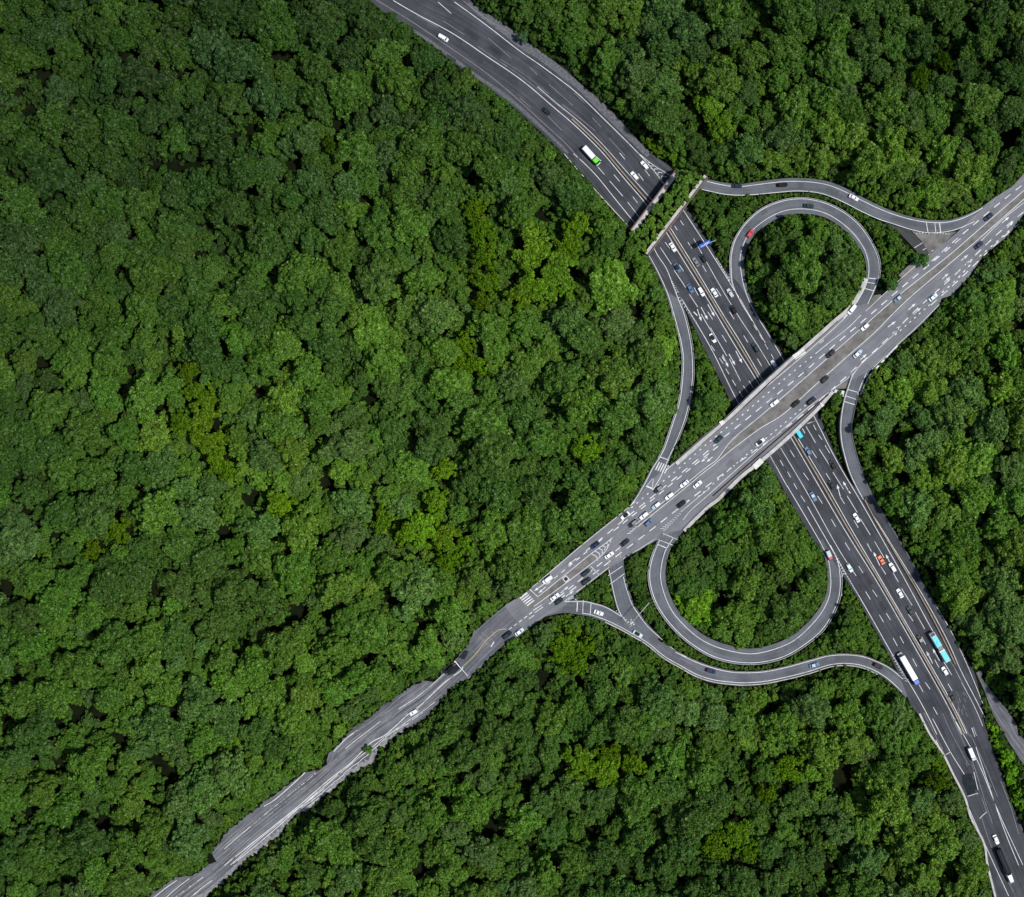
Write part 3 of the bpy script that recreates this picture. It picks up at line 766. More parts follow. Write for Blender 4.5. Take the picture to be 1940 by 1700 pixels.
# south side
se1 = [(1990, 336), (1945, 380), (1880, 435), (1800, 512), (1730, 575), (1665, 640), (1610, 690), (1555, 740), (1500, 786), (1450, 824), (1400, 860), (1350, 897), (1300, 936), (1250, 975), (1205, 1010), (1160, 1044), (1120, 1075), (1070, 1112), (1030, 1142)]
PT.dashed('O', [(p[0] + 8, p[1] + 10) for p in se1], 15, 12, 1.7)
PT.dashed('O', [(p[0] + 16, p[1] + 19) for p in se1[1:5]], 15, 12, 1.7, start=9)
PT.dashed('O', [(1762, 577), (1722, 612), (1690, 640)], 4, 8, 1.8)
PT.dashed('O', [(1838, 502), (1809, 533), (1776, 562)], 5, 9, 2.0)
PT.dashed('O', [(1912, 437), (1878, 467), (1845, 495)], 5, 9, 1.8)
PT.line('O', [(1940, 384), (1900, 416), (1850, 465)], 1.6)
edgeS = [(1700, 628), (1672, 654), (1642, 680), (1624, 698)]
PT.line('O', edgeS, 1.7)
PT.line('O', [(1781, 576), (1757, 600), (1738, 619), (1706, 648), (1671, 681), (1652, 700)], 1.6)
PT.line('O', [(1620, 706), (1582, 735), (1530, 773), (1485, 812), (1441, 849), (1395, 890), (1344, 936), (1310, 966), (1294, 985)], 1.6)
PT.dashed('O', [(1545, 752), (1500, 790), (1450, 832), (1400, 874), (1350, 918), (1320, 944)], 4, 8, 1.6)
PT.line('O', [(1290, 970), (1320, 945), (1345, 925)], 1.5)
for t_, h_ in (((1682, 620), (1697, 609)), ((1692, 630), (1706, 618)), ((1721, 587), (1735, 575)), ((1731, 596), (1745, 583)), ((1785, 529), (1797, 518)), ((1789, 535), (1800, 525)), ((1821, 494), (1834, 483)),
               ((1830, 501), (1843, 491)), ((1898, 423), (1912, 411)), ((1908, 432), (1920, 420)), ((1627, 672), (1634, 662)), ((1630, 682), (1642, 671)),
               ((1340, 866), (1328, 876)), ((1350, 866), (1338, 876)), ((1030, 1107), (1012, 1120)), ((1034, 1112), (1020, 1124)), ((1062, 1124), (1077, 1111)), ((1072, 1130), (1087, 1119)), ((1092, 1058), (1076, 1071))):
    PT.arrow('O', t_, h_)
PT.line('O', [(1552, 650), (1561, 642), (1560, 649), (1552, 650)], 1.2, smooth=False)
# ramp W mouth: stop bar, zebra, give-way triangle
PT.dash('W', (1251, 866), (1267, 872), 2.4)
for i in range(5):
    a = (1249.5 + i * 4.3, 875.5 + i * 1.6)
    PT.dash("W", a, (a[0] - 7.5, a[1] + 15), 3.2)
PT.line('W', [(1225, 921), (1238, 905), (1236, 924)], 1.4, smooth=False); PT.dash('W', (1224, 921), (1236, 926), 4)
# SW end of the overpass
PT.line('O', [(1204, 950), (1156, 990), (1105, 1031), (1053, 1075), (1008, 1113)], 1.6)
PT.line('O', [(1160, 1019), (1144, 1032), (1119, 1050), (1070, 1090), (1020, 1130)], 1.8)
PT.line('O', [(1158, 1021), (1150, 1040), (1140, 1052), (1131, 1060), (1080, 1099), (1012, 1149)], 1.8)
for i in range(6):
    u = i / 5
    a = (1155 - 34 * u, 1024 + 26 * u); b = (1154 - 22 * u, 1030 + 32 * u)
    PT.line('O', [a, ((a[0] + b[0]) / 2 + 4, (a[1] + b[1]) / 2 - 2), b], 2.2, smooth=False)
for i in range(4):
    PT.dash('O', (1188 + i * 5, 1011 - i * 4), (1196 + i * 4, 1010 - i * 4), 2.0)
PT.dashed('O', [(1140, 1022), (1100, 1055), (1060, 1088), (1025, 1116)], 9, 9, 1.6)
PT.dashed('O', [(1176, 1036), (1140, 1066), (1100, 1098), (1060, 1130), (1035, 1148)], 13, 10, 1.6)
PT.line('O', [(1185, 1056), (1180, 1060)], 1.6, smooth=False)
PT.line('O', [(1245, 1019), (1215, 1038), (1186, 1056)], 1.5)
PT.line('O', [(1154, 1075), (1120, 1101), (1092, 1122)], 1.5)
PT.dash('O', (1119, 1073), (1136, 1090), 2.0)
PT.dash('O', (1004, 1117), (1019, 1131), 2.6)
for i in range(5):
    a = (985 + i * 3.3, 1134 + i * 3.5)
    PT.dash("O", a, (a[0] + 14, a[1] - 10.5), 3.6)
PT.dash('O', (1010, 1157), (1027, 1146), 2.2); PT.dash('O', (1013, 1161), (1029, 1150), 2.2)
PT.dashed('O', [(1008, 1160), (990, 1174), (972, 1187), (955, 1200)], 7, 5, 1.5)
PT.dashed('O', [(1012, 1166), (994, 1178)], 12, 6, 1.3)
PT.line('O', [(1175, 1026), (1174, 1043), (1176, 1058)], 1.4, 'yellow', smooth=False); PT.line('O', [(1153, 1058), (1154, 1076)], 1.4, 'yellow', smooth=False)
gore('O', (1290, 972), (1254, 1006), 9, (0.73, -0.68), 2.5, 9, 1.5)
# bars on the slip roads
for key, a, b, wd in (('LN', (1645, 527), (1664, 529), 2.6), ('LN', (1643, 535), (1660, 538), 1.6), ('LN', (1639, 547), (1655, 551), 1.8), ('E', (1606, 738), (1627, 744), 1.8), ('E', (1602, 750), (1622, 757), 1.7), ('E', (1600, 761), (1620, 767), 2.4),
                      ('N', (1755, 422), (1758, 440), 2.0), ('N', (1771, 423), (1773, 440), 1.7), ('N', (1780, 423), (1782, 440), 2.8), ('LS', (1256, 1011), (1285, 1023), 1.7), ('LS', (1248, 1023), (1277, 1034), 1.7), ('LS', (1247, 1032), (1264, 1039), 2.6),
                      ('S2', (1152, 1091), (1179, 1073), 1.7), ('S2', (1156, 1107), (1183, 1087), 1.7), ('S', (1094, 1141), (1093, 1159), 2.6), ('S', (1105, 1137), (1104, 1164), 1.7), ('S', (1120, 1141), (1118, 1166), 1.7),
                      ('SP', (1732, 470), (1750, 459), 1.6), ('SP', (1748, 474), (1758, 469), 1.6)):
    PT.dash(key, a, b, wd)
PT.line('SP', [(1730, 440), (1746, 455), (1761, 476)], 1.6, smooth=False)
for i in range(7):
    PT.dash('SP', (1737 + i * 4.6, 445 + i * 5.2), (1741 + i * 4.6, 443 + i * 5.2), 1.6)
for i in range(12):
    PT.dash('N', (1736 + i * 5.5, 441 + (i > 8) * 0.3 * i + rng.normal(0, .4)), (1738.5 + i * 5.5, 443 + rng.normal(0, .4)), 1.5)
gore('S', (1166, 1156), (1192, 1180), 7, (-0.7, -0.7), 2, 3, 1.2)
for i in range(22):
    a, r = rng.uniform(0, 6.28), rng.uniform(0.5, 7)
    p = (1195 + r * math.cos(a), 1183 + r * 1.2 * math.sin(a))
    PT.dash('S', p, (p[0] + rng.normal(0, 1.8), p[1] + rng.normal(0, 1.8)), 1.2)
PT.line('S', [(1070, 1139), (1078, 1133), (1086, 1129)], 1.3, smooth=False); PT.line('S', [(1085, 1130), (1092, 1138)], 1.3, smooth=False)
for i in range(4): PT.dash('S', (1076 + i * 3, 1138 - i), (1079 + i * 3, 1134 - i), 1.1)
# expansion joints
for a in ([(1520, 693), (1527, 708), (1530, 714)], [(1398, 800), (1407, 818)], [(1417, 831), (1428, 857)], [(1779, 469), (1796, 485)], [(1640, 690), (1652, 700)], [(1262, 1092), (1263, 1120)]):
    PT.line('O', a, 0.8, 'joint', smooth=False)
PT.line('O', [(1779, 468), (1788, 476), (1797, 484)], 1.2, 'faint', smooth=False)
PT.quad('O', [(836, 1267), (850, 1260), (868, 1254), (874, 1264), (866, 1274), (850, 1280), (838, 1276)], 'patch', 0.0095)
PT.quad('O', [(868, 1246), (880, 1232), (888, 1234), (880, 1250)], 'patch', 0.0095)
# tyre-polished / repaired tarmac, irregular patches
def blob(key, c, rx, ry, ang, mat, dz, n=14, j=0.25):
    pts = []
    for i in range(n):
        t = 2 * math.pi * i / n
        k = 1 + rng.uniform(-j, j)
        x, y = rx * k * math.cos(t), ry * k * math.sin(t)
        pts.append((c[0] + x * math.cos(ang) - y * math.sin(ang), c[1] + x * math.sin(ang) + y * math.cos(ang)))
    PT.quad(key, pts, mat, dz)
for key, lo, hi, nmax, mat in (('H', 0.02, 0.98, 46, 'tar'), ('O', 0.02, 0.55, 30, 'tar2'), ('LN', 0.1, 0.9, 7, 'tar3'), ('LS', 0.1, 0.9, 8, 'tar3'), ('S', 0.05, 0.9, 8, 'tar3'), ('N', 0.1, 0.9, 5, 'tar3')):
    A_ = ROADS[key][0]
    for q_ in range(nmax):
        i = int(len(A_) * rng.uniform(lo, hi)); d = dirof(key, A_[i]); nn_ = np.array([-d[1], d[0]])
        hw = 44 if key == 'H' else 40 if key == 'O' else 5
        c = A_[i] + nn_ * rng.uniform(-hw, hw)
        if key == 'O' and abs((c - A_[i]) @ nn_) < 12: continue
        l_, w_ = rng.uniform(8, 34), rng.uniform(2.5, 5.5)
        K = 5
        L1 = [c + d * l_ * (q / K - .5) + nn_ * w_ for q in range(K + 1)]; L2 = [c + d * l_ * (q / K - .5) - nn_ * w_ for q in range(K + 1)]
        for q in range(K): PT.quad(key, [L1[q], L1[q + 1], L2[q + 1], L2[q]], mat, 0.00215 + 0.0002 * q_)
# SW country road: older, darker tarmac with long crooked lines
sw = [(960, 1182), (920, 1218), (880, 1257), (840, 1296), (800, 1330), (751, 1362), (700, 1400), (650, 1440), (600, 1484), (550, 1524), (500, 1564), (450, 1607), (400, 1652), (345, 1694), (300, 1735)]
PT.line('O', [(959, 1192), (944, 1194), (930, 1206), (920, 1215), (897, 1244), (877, 1263)], 1.5, 'yellow')
PT.line('O', [(877, 1263), (873, 1271), (844, 1292), (815, 1319), (794, 1339), (776, 1351), (732, 1391), (702, 1408), (664, 1446), (618, 1482), (572, 1522), (525, 1560), (470, 1604), (425, 1640)], 1.7)
PT.line('O', [(778, 1327), (751, 1352), (702, 1387), (650, 1430), (606, 1468), (560, 1505), (510, 1545), (455, 1590), (410, 1628)], 1.2, 'faint', wob=0.5)
PT.line('O', [(768, 1314), (712, 1360), (671, 1389), (640, 1418), (623, 1446), (578, 1482), (537, 1515), (479, 1562), (420, 1606)], 1.2, 'faint', wob=0.5)
PT.line('O', [(814, 1302), (782, 1322), (760, 1340)], 1.2, 'faint', wob=0.4)
PT.line('O', [(800, 1350), (770, 1372), (740, 1390), (712, 1416), (690, 1436), (660, 1458), (632, 1484), (600, 1510), (570, 1532)], 1.2, 'white', wob=0.5)
PT.line('O', [(783, 1358), (752, 1376), (722, 1402), (700, 1425)], 1.0, 'faint', wob=0.5)
PT.line('O', [(640, 1468), (600, 1502), (558, 1538), (520, 1572), (480, 1606), (442, 1636)], 1.5)
PT.line('O', [(556, 1546), (530, 1574), (502, 1594), (470, 1620), (436, 1650), (400, 1680), (370, 1702)], 1.0, 'faint', wob=0.5)
PT.line('O', [(578, 1464), (548, 1492), (520, 1516), (500, 1528)], 1.6)
PT.line('O', [(677, 1384), (655, 1400), (632, 1424)], 1.5)
PT.line('O', [(514, 1524), (467, 1560), (430, 1592), (404, 1616)], 1.1, 'faint', wob=0.4)
PT.line('O', [(335, 1668), (315, 1682), (290, 1702)], 1.5); PT.line('O', [(385, 1662), (360, 1680), (330, 1702)], 1.3); PT.line('O', [(402, 1668), (375, 1688), (345, 1715)], 1.2)
PT.line('O', [(569, 1530), (595, 1509), (621, 1488)], 1.4, smooth=False); PT.line('O', [(574, 1536), (600, 1516), (628, 1494)], 1.2, smooth=False)
for a, b in (((906, 1204), (928, 1226)), ((912, 1198), (934, 1214)), ((892, 1230), (905, 1242)), ((925, 1190), (905, 1212)), ((932, 1196), (938, 1206)), ((917, 1212), (900, 1232))):
    PT.dash('O', a, b, 0.9, 'faint')
PT.dash('O', (930, 1226), (936, 1216), 2.2); PT.dash('O', (862, 1253), (876, 1270), 2.2); PT.dash('O', (876, 1270), (888, 1282), 1.5, 'faint'); PT.dash('O', (885, 1284), (890, 1274), 1.8, 'faint')

for f_, m_ in ((0.12, 'faint'), (0.2, 'white'), (0.3, 'faint'), (0.38, 'faint'), (0.47, 'faint'), (0.56, 'faint'), (0.68, 'faint'), (0.8, 'white'), (0.9, 'faint')):
    i0 = int(np.argmin(np.hypot(*(ovA - np.array((905, 1232))).T))) + int(rng.uniform(0, 30)); 
    while i0 < len(ovA) - 70:
        i1 = min(len(ovA) - 2, i0 + int(rng.uniform(24, 80)))
        g_ = f_ + rng.normal(0, 0.012)
        pp = []
        off_ = (f_ - 0.5) * 50 + rng.normal(0, 1.0)
        for i in range(i0, i1, 7):
            nv = (ovR[i] - ovL[i]) / np.hypot(*(ovR[i] - ovL[i]))
            lo_, hi_ = (ovL[i] - ovA[i]) @ nv + 3, (ovR[i] - ovA[i]) @ nv - 3
            if lo_ < off_ < hi_: pp.append(ovA[i] + nv * (off_ + rng.normal(0, 0.35)))
            else:
                if len(pp) > 2: PT.line('O', pp, 1.2, m_)
                pp = []
        if len(pp) > 2: PT.line('O', pp, 1.2, m_)
        i0 = i1 + int(rng.uniform(3, 14))
# SW road darker surfacing laid over the pale tarmac (real resurfacing sheet), plus gravel edge
def ov_sheet(i0, i1, f0, f1, name, mat, dz, jit=0.0):
    v, f, uv = [], [], []
    u = 0
    for i in range(i0, i1):
        z = ovZ[i] + dz
        L, R = WX(ovL[i], z), WX(ovR[i], z)
        a = L + (R - L) * (f0 + rng.normal(0, jit)); b = L + (R - L) * (f1 + rng.normal(0, jit))
        u += 4 * S
        v += [(a[0], a[1], z), (b[0], b[1], z)]; ax_ = WX(ovA[i], z); nv = (R - L) / max(float(np.hypot(*(R - L))), 1e-6); uv += [(u, float((a - ax_) @ nv)), (u, float((b - ax_) @ nv))]
    for k in range(i1 - i0 - 1):
        f.append((2 * k, 2 * k + 1, 2 * k + 3, 2 * k + 2))
    link_mesh(name, v, f, M[mat], None, uv)['kind'] = 'structure'
idx = [int(np.argmin(np.hypot(*(ovA - np.array(p)).T))) for p in ((975, 1172), (300, 1735), (640, 1448), (760, 1356), (905, 1232))]
ov_sheet(idx[0], idx[1], 0.0, 1.0, 'country_road_surface', 'shoulder', 0.004)
ov_sheet(idx[3], idx[1], 0.0, 0.12, 'gravel_shoulder', 'gravel', 0.008, 0.04)

# median bed of the overpass, laid between its two white lines
band('O', medO_n, medO_s, 'conc2', 'median')
band('O', [(1119, 1051), (1070, 1091), (1020, 1131), (1004, 1143)], [(1130, 1060), (1080, 1098), (1014, 1148), (999, 1155)], 'conc2', 'median')
# concrete gore islands
for key, pts in (('N', [(1727, 438), (1756, 444), (1812, 439), (1780, 469), (1762, 482), (1745, 456)]), ('O', [(1728, 496), (1738, 506), (1712, 530), (1702, 522)]), ('O', [(1655, 560), (1668, 558), (1672, 562), (1640, 590), (1648, 572)]), ('O', [(1622, 702), (1612, 712), (1606, 736), (1580, 738), (1600, 722)]),
                 ('LS', [(1262, 1004), (1250, 1022), (1232, 1028), (1246, 1018)])):
    PT.quad(key, pts, 'conc2', 0.009)

# ------------------------------------------------------------------ low walls, barriers and rails (each a thing)
def wall_thing(name, label, cat, key, pts, w0, hgt, mat, off=0.0, group=None, base=0.0, smooth=True):
    P = catmull(pts, 8) if smooth else np.asarray(pts, float)
    P = resample(P, max(2, int(plen(P) / 6)))
    if off: P = offset(P, off)
    zs = [zof(key, p) for p in P]
    A, B = offset(P, w0 / S / 2), offset(P, -w0 / S / 2)
    A2, B2 = offset(P, w0 / S / 2 * 0.72), offset(P, -w0 / S / 2 * 0.72)
    v, f = [], []
    n = len(P)
    for i in range(n):
        z0, z1 = zs[i] + base - 0.03, zs[i] + hgt
        v += [W(A[i], z0), W(A[i], z1 - 0.06), W(A2[i], z1), W(B2[i], z1), W(B[i], z1 - 0.06), W(B[i], z0)]
    for i in range(n - 1):
        for j in range(5):
            f.append((6 * i + j, 6 * i + j + 1, 6 * i + 7 + j, 6 * i + 6 + j))
    f.append(tuple(range(5, -1, -1))); f.append(tuple(6 * (n - 1) + j for j in range(6)))
    o = link_mesh(name, v, f, M[mat])
    # origin at first point
    me = o.data
    p0 = Vector(v[0])
    for q in me.vertices: q.co -= p0
    o.location = p0
    return tag(o, label, cat, group)

def mid(A, B, n=60, f=0.5):
    return between(A, B, f, n)
mA = mid(medA_s[8:-1], medA_n[6:-1])
wall_thing('median_barrier', 'tan concrete barrier between the carriageways north-west of the planted bridge', 'barrier', 'H', mA, 0.7, 0.8, 'tan')
mB = mid(medB_s, medB_n)
wall_thing('median_barrier', 'tan concrete barrier down the middle of the dark highway under the overpass', 'barrier', 'H', mB[:], 0.75, 0.8, 'tan', -0.8)
band('H', [(p[0] + 3.6, p[1] - 2.2) for p in medB_s], [(p[0] - 1.2, p[1] + .7) for p in medB_n], 'dark', 'gap', 0.005)  # near-black strip laid along the barrier
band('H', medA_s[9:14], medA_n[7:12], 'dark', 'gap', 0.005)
slipA = [(1640, 946), (1660, 984), (1690, 1034), (1728, 1098), (1762, 1158), (1790, 1212), (1812, 1258)]
wall_thing('median_barrier', 'brown barrier between the highway and the eastern slip road', 'barrier', 'H', slipA, 0.6, 0.8, 'tan', 2.0)
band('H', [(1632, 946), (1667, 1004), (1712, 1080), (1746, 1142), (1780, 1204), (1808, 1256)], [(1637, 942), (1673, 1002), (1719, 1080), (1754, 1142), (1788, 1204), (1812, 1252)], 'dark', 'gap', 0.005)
wall_thing('parapet_wall', 'wide pale concrete parapet along the upper left side of the overpass', 'wall', 'O', [(1639, 527), (1627, 556), (1606, 585), (1575, 612), (1544, 640), (1489, 689), (1431, 742), (1373, 798), (1328, 836), (1280, 878)], 1.9, 0.75, 'conc', -1.5)
wall_thing('parapet_wall', 'wide pale concrete parapet along the lower right side of the overpass', 'wall', 'O', [(1578, 742), (1553, 771), (1534, 790), (1491, 831), (1439, 876), (1402, 905), (1361, 946), (1346, 957), (1317, 984), (1296, 1006)], 1.7, 0.75, 'conc', 0.0)
wall_thing('parapet_wall', 'brown inner railing wall beside the lower right parapet of the overpass', 'wall', 'O', [(1570, 748), (1530, 784), (1485, 823), (1436, 866), (1398, 899), (1352, 940)], 0.35, 1.0, 'brown')
wall_thing('parapet_wall', 'dark inner railing beside the upper left parapet of the overpass', 'wall', 'O', [(1588, 608), (1540, 652), (1492, 693), (1436, 748), (1378, 800), (1330, 842)], 0.3, 1.0, 'brown')
wall_thing('parapet_wall', 'pale concrete kerb wall outside the eastern slip road mouth', 'wall', 'E', [(1700, 655), (1671, 686), (1652, 708), (1640, 728), (1630, 750)], 0.9, 0.5, 'concw', 0.0)
for nm, pts, key, lab, mat_, wd in (('guard_rail', [(p[0] - 3.0, p[1] - 0.4) for p in rw_l[4:-4]], 'W', 'steel guard rail on the outer edge of the western slip road', 'steel', 0.22),
                       ('guard_rail', [(p[0] + 3.0, p[1]) for p in rw_r[5:-4]], 'W', 'steel guard rail on the inner edge of the western slip road', 'steel', 0.22),
                       ('guard_rail', offset(resample(catmull(ln_o[3:-6], 8), 80), -2.6), 'LN', 'steel guard rail around the outside of the upper loop', 'steel', 0.25),
                       ('guard_rail', offset(resample(catmull(ls_o[4:-5], 8), 90), -3.4), 'LS', 'steel guard rail around the outside of the lower loop', 'steel', 0.25),
                       ('guard_rail', offset(resample(catmull(rs_l[4:-3], 8), 90), 4.2), 'S', 'pale concrete rail along the outer edge of the southern slip road', 'conc', 0.45),
                       ('guard_rail', offset(resample(catmull(rs_u[8:-4], 8), 70), -2.4), 'S', 'dark rail along the inner edge of the southern slip road', 'wall', 0.3),
                       ('guard_rail', offset(resample(catmull(re_l[3:-4], 8), 50), 1.5), 'E', 'dark rail on the left edge of the eastern slip road', 'wall', 0.3),
                       ('guard_rail', offset(resample(catmull(re_r[4:-4], 8), 50), -1.6), 'E', 'dark rail on the right edge of the eastern slip road', 'wall', 0.3),
                       ('kerb_wall', [(1742, 1352), (1762, 1392), (1786, 1427), (1805, 1465), (1828, 1511), (1840, 1551), (1864, 1597), (1871, 1639), (1886, 1700)], 'H', 'pale kerb wall along the lower left edge of the highway at bottom right', 'conc', 1.0),
                       ('kerb_wall', [(1069, 292), (1104, 333), (1145, 379), (1190, 428)], 'H', 'thin white kerb along the highway edge before the planted bridge', 'concw', 0.3)):
    wall_thing(nm, lab, 'guard rail' if nm == 'guard_rail' else 'kerb', key, pts, wd, 0.7 if nm == 'guard_rail' else 0.3, mat_)

# overpass bridge: deck slab, abutments, piers, pads
def prism(mb, pts, z0, z1, m=0):
    bot = [W(p, z0) for p in pts]; top = [W(p, z1) for p in pts]
    n = len(pts)
    a = sum((bot[i][0] * bot[(i + 1) % n][1] - bot[(i + 1) % n][0] * bot[i][1]) for i in range(n))
    if a < 0: bot, top = bot[::-1], top[::-1]
    mb.rings([bot, top], m)
br = empty('overpass_bridge', W((1455, 788), 0))
tag(br, 'wide grey road bridge carrying the pale diagonal road over the dark highway', 'bridge')
def local(o, root):
    for q in o.data.vertices: q.co -= root.location
    o.parent = root
    return o
mb = MB(); prism(mb, [(1494, 682), (1556, 770), (1428, 886), (1368, 798)], ZU - 1.3, ZU - 0.06); local(mb.build('deck', M['wall']), br)
for pts in ([(1497, 679), (1561, 766), (1556, 771), (1492, 684)], [(1372, 795), (1434, 884), (1428, 889), (1366, 800)]):
    mb = MB(); prism(mb, pts, GZ - 0.2, ZU - 1.32); local(mb.build('abutment', M['wall']), br)
for k in range(5):
    u = (k + 0.5) / 5
    c = (1430 + (1492 - 1430) * u, 742 + (836 - 742) * u)
    p = W((c[0] + 2 - u * 2, c[1]), 0)
    mb = MB(); mb.cyl((p[0], p[1]), 0.32, 0.32, 0.85, ZU - 1.32, 12); local(mb.build('pier', M['wall']), br)
for pts, z in (([(1501, 674), (1521, 660), (1527, 668), (1507, 682)], 0.95), ([(1425, 882), (1440, 868), (1447, 876), (1432, 890)], 0.95), ([(1362, 800), (1369, 796), (1374, 801), (1367, 807)], 0.95), ([(1553, 762), (1557, 772), (1562, 768)], 0.95)):
    mb = MB(); prism(mb, pts, ZU - 0.9, ZU + z); local(mb.build('end_block', M['concw']), br)
mb = MB(); prism(mb, [(1582, 738), (1600, 741), (1598, 752), (1590, 748), (1580, 744)], ZU - 2.5, ZU + 0.15)
o = mb.build('concrete_platform', M['concw']); tag(o, 'small white concrete platform between the overpass and eastern slip road', 'platform')
p0 = Vector(o.data.vertices[0].co)
for q in o.data.vertices: q.co -= p0
o.location = p0

# planted land bridge over the highway
lb = empty('planted_bridge', W((1270, 400), 0))
tag(lb, 'tree-covered land bridge with brown copings crossing the dark highway', 'bridge')
ZL = 5.6
mb = MB(); prism(mb, [(1284, 321), (1338, 335), (1226, 486), (1192, 440)], ZL - 1.4, ZL); local(mb.build('deck', M['floor']), lb)
mb = MB(); prism(mb, [(1193, 436), (1226, 484), (1222, 489), (1188, 441)], GZ - 0.2, ZL - 1.42); local(mb.build('abutment', M['floor']), lb)
mb = MB(); prism(mb, [(1287, 318), (1337, 331), (1339, 325), (1289, 312)], GZ - 0.2, ZL - 1.42); local(mb.build('abutment', M['floor']), lb)
def seg(mbx, a, b, w_, z0, z1, sh=0.0):
    a, b = np.array(a, float), np.array(b, float)
    d = (b - a) / np.hypot(*(b - a)); nn = np.array([-d[1], d[0]])
    a, b = a + nn * sh, b + nn * sh
    prism(mbx, [a + nn * w_ / 2, b + nn * w_ / 2, b - nn * w_ / 2, a - nn * w_ / 2], z0, z1)
for (a, b, sg) in (((1280, 323), (1195, 436), -1), ((1341, 336), (1228, 484), 1)):
    mb = MB(); seg(mb, a, b, 2.6, ZL - 1.6, ZL + 1.1); local(mb.build('coping', M['brown']), lb)
    mb = MB(); seg(mb, a, b, 7, ZL - 0.2, ZL + 0.35, sg * 4.8); local(mb.build('concrete_strip', M['conc']), lb)

# ------------------------------------------------------------------ vehicles
def outline(L, Wd, taper_f, taper_r, z, n=7, rf=0.22, rr=0.16, x0=None, x1=None):
    """rounded car plan (x forward)"""
    xa = -L / 2 if x0 is None else x0
    xb = L / 2 if x1 is None else x1
    h = Wd / 2
    pts = []
    def corner(cx, cy, rx, ry, a0, a1):
        for i in range(n):
            t = a0 + (a1 - a0) * i / (n - 1)
            pts.append((cx + rx * math.cos(t), cy + ry * math.sin(t), z))
    hf, hr = h * taper_f, h * taper_r
    r1 = Wd * rf; r2 = Wd * rr
    corner(xb - r1, hf - r1, r1, r1, 0, math.pi / 2)
    pts.append((xb * 0.35 + xa * 0.65 * 0 , h, z))
    pts.append((xa * 0.35, h, z))
    corner(xa + r2, hr - r2, r2, r2, math.pi / 2, math.pi)
    corner(xa + r2, -hr + r2, r2, r2, math.pi, 3 * math.pi / 2)
    pts.append((xa * 0.35, -h, z))
    pts.append((xb * 0.35, -h, z))
    corner(xb - r1, -hf + r1, r1, r1, 3 * math.pi / 2, 2 * math.pi)
    return pts

CAR = {  # length, width, hood z, roof z, glasshouse rear/front at belt, roof rear/front, hatch
    'sedan': (4.95, 2.0, 0.92, 1.45, -1.72, 1.02, -1.22, 0.48),
    'hatch': (4.6, 2.02, 0.95, 1.5, -2.1, 0.95, -1.78, 0.42),
    'estate': (5.0, 2.0, 0.95, 1.52, -2.4, 1.05, -2.1, 0.5),
    'suv': (5.1, 2.08, 1.1, 1.78, -2.45, 1.1, -2.1, 0.6),
    'van': (5.5, 2.2, 1.15, 2.05, -2.65, 1.75, -2.55, 1.25),
    'coupe': (4.8, 2.02, 0.85, 1.3, -1.6, 0.85, -1.0, 0.25),
}
_mesh_cache = {}
def car_meshes(kind, col, roofcol=None):
    k = (kind, col, roofcol)
    if k in _mesh_cache: return _mesh_cache[k]
    L, Wd, hz, rz, gb0, gb1, gr0, gr1 = CAR[kind]
    paint = M['p_' + col]
    b = MB()
    b.rings([outline(L * 0.97, Wd * 0.94, 0.9, 0.94, 0.24), outline(L, Wd, 0.92, 0.96, 0.5), outline(L * 0.99, Wd, 0.9, 0.95, hz - 0.14), outline(L * 0.955, Wd * 0.93, 0.86, 0.93, hz)])
    body = b.mesh('body', paint, False)
    gl = MB()
    gl.rings([outline(0, Wd * 0.88, 0.86, 0.9, hz - 0.01, 5, 0.12, 0.12, gb0, gb1), outline(0, Wd * 0.78, 0.92, 0.94, rz - 0.03, 5, 0.12, 0.12, gr0, gr1)])
    glass = gl.mesh('windows', M['glass'])
    r = MB()
    r.rings([outline(0, Wd * 0.795, 0.92, 0.94, rz - 0.045, 5, 0.12, 0.12, gr0 - 0.04, gr1 + 0.04), outline(0, Wd * 0.73, 0.92, 0.94, rz, 5, 0.12, 0.12, gr0 + 0.04, gr1 - 0.04)])
    roof = r.mesh('roof', M['p_' + (roofcol or col)])
    wh = MB(); wh.wheel((0, 0, 0), 0.33, 0.24)
    wheel = wh.mesh('wheel', M['tyre'])
    hl = MB(); hl.box(-0.12, 0.06, -0.2, 0.2, -0.08, 0.08)
    head = hl.mesh('headlight', M['lamp']); 
    tl = MB(); tl.box(-0.05, 0.07, -0.22, 0.22, -0.08, 0.08)
    tail = tl.mesh('tail_light', M['tail'])
    mi = MB(); mi.box(-0.08, 0.08, -0.1, 0.1, -0.07, 0.07)
    mirror = mi.mesh('mirror', paint)
    _mesh_cache[k] = (body, glass, roof, wheel, head, tail, mirror)
    return _mesh_cache[k]

def put(name, me, parent, loc=(0, 0, 0)):
    o = bpy.data.objects.new(name, me)
    C.objects.link(o); o.parent = parent; o.location = loc
    return o

def place(name, p, key, sign, turn=0.0):
    z = zof(key, p) + 0.004
    d = dirof(key, p) * sign
    ang = math.atan2(-d[1], d[0]) + math.radians(turn)
    return empty(name, W(p, z), ang)

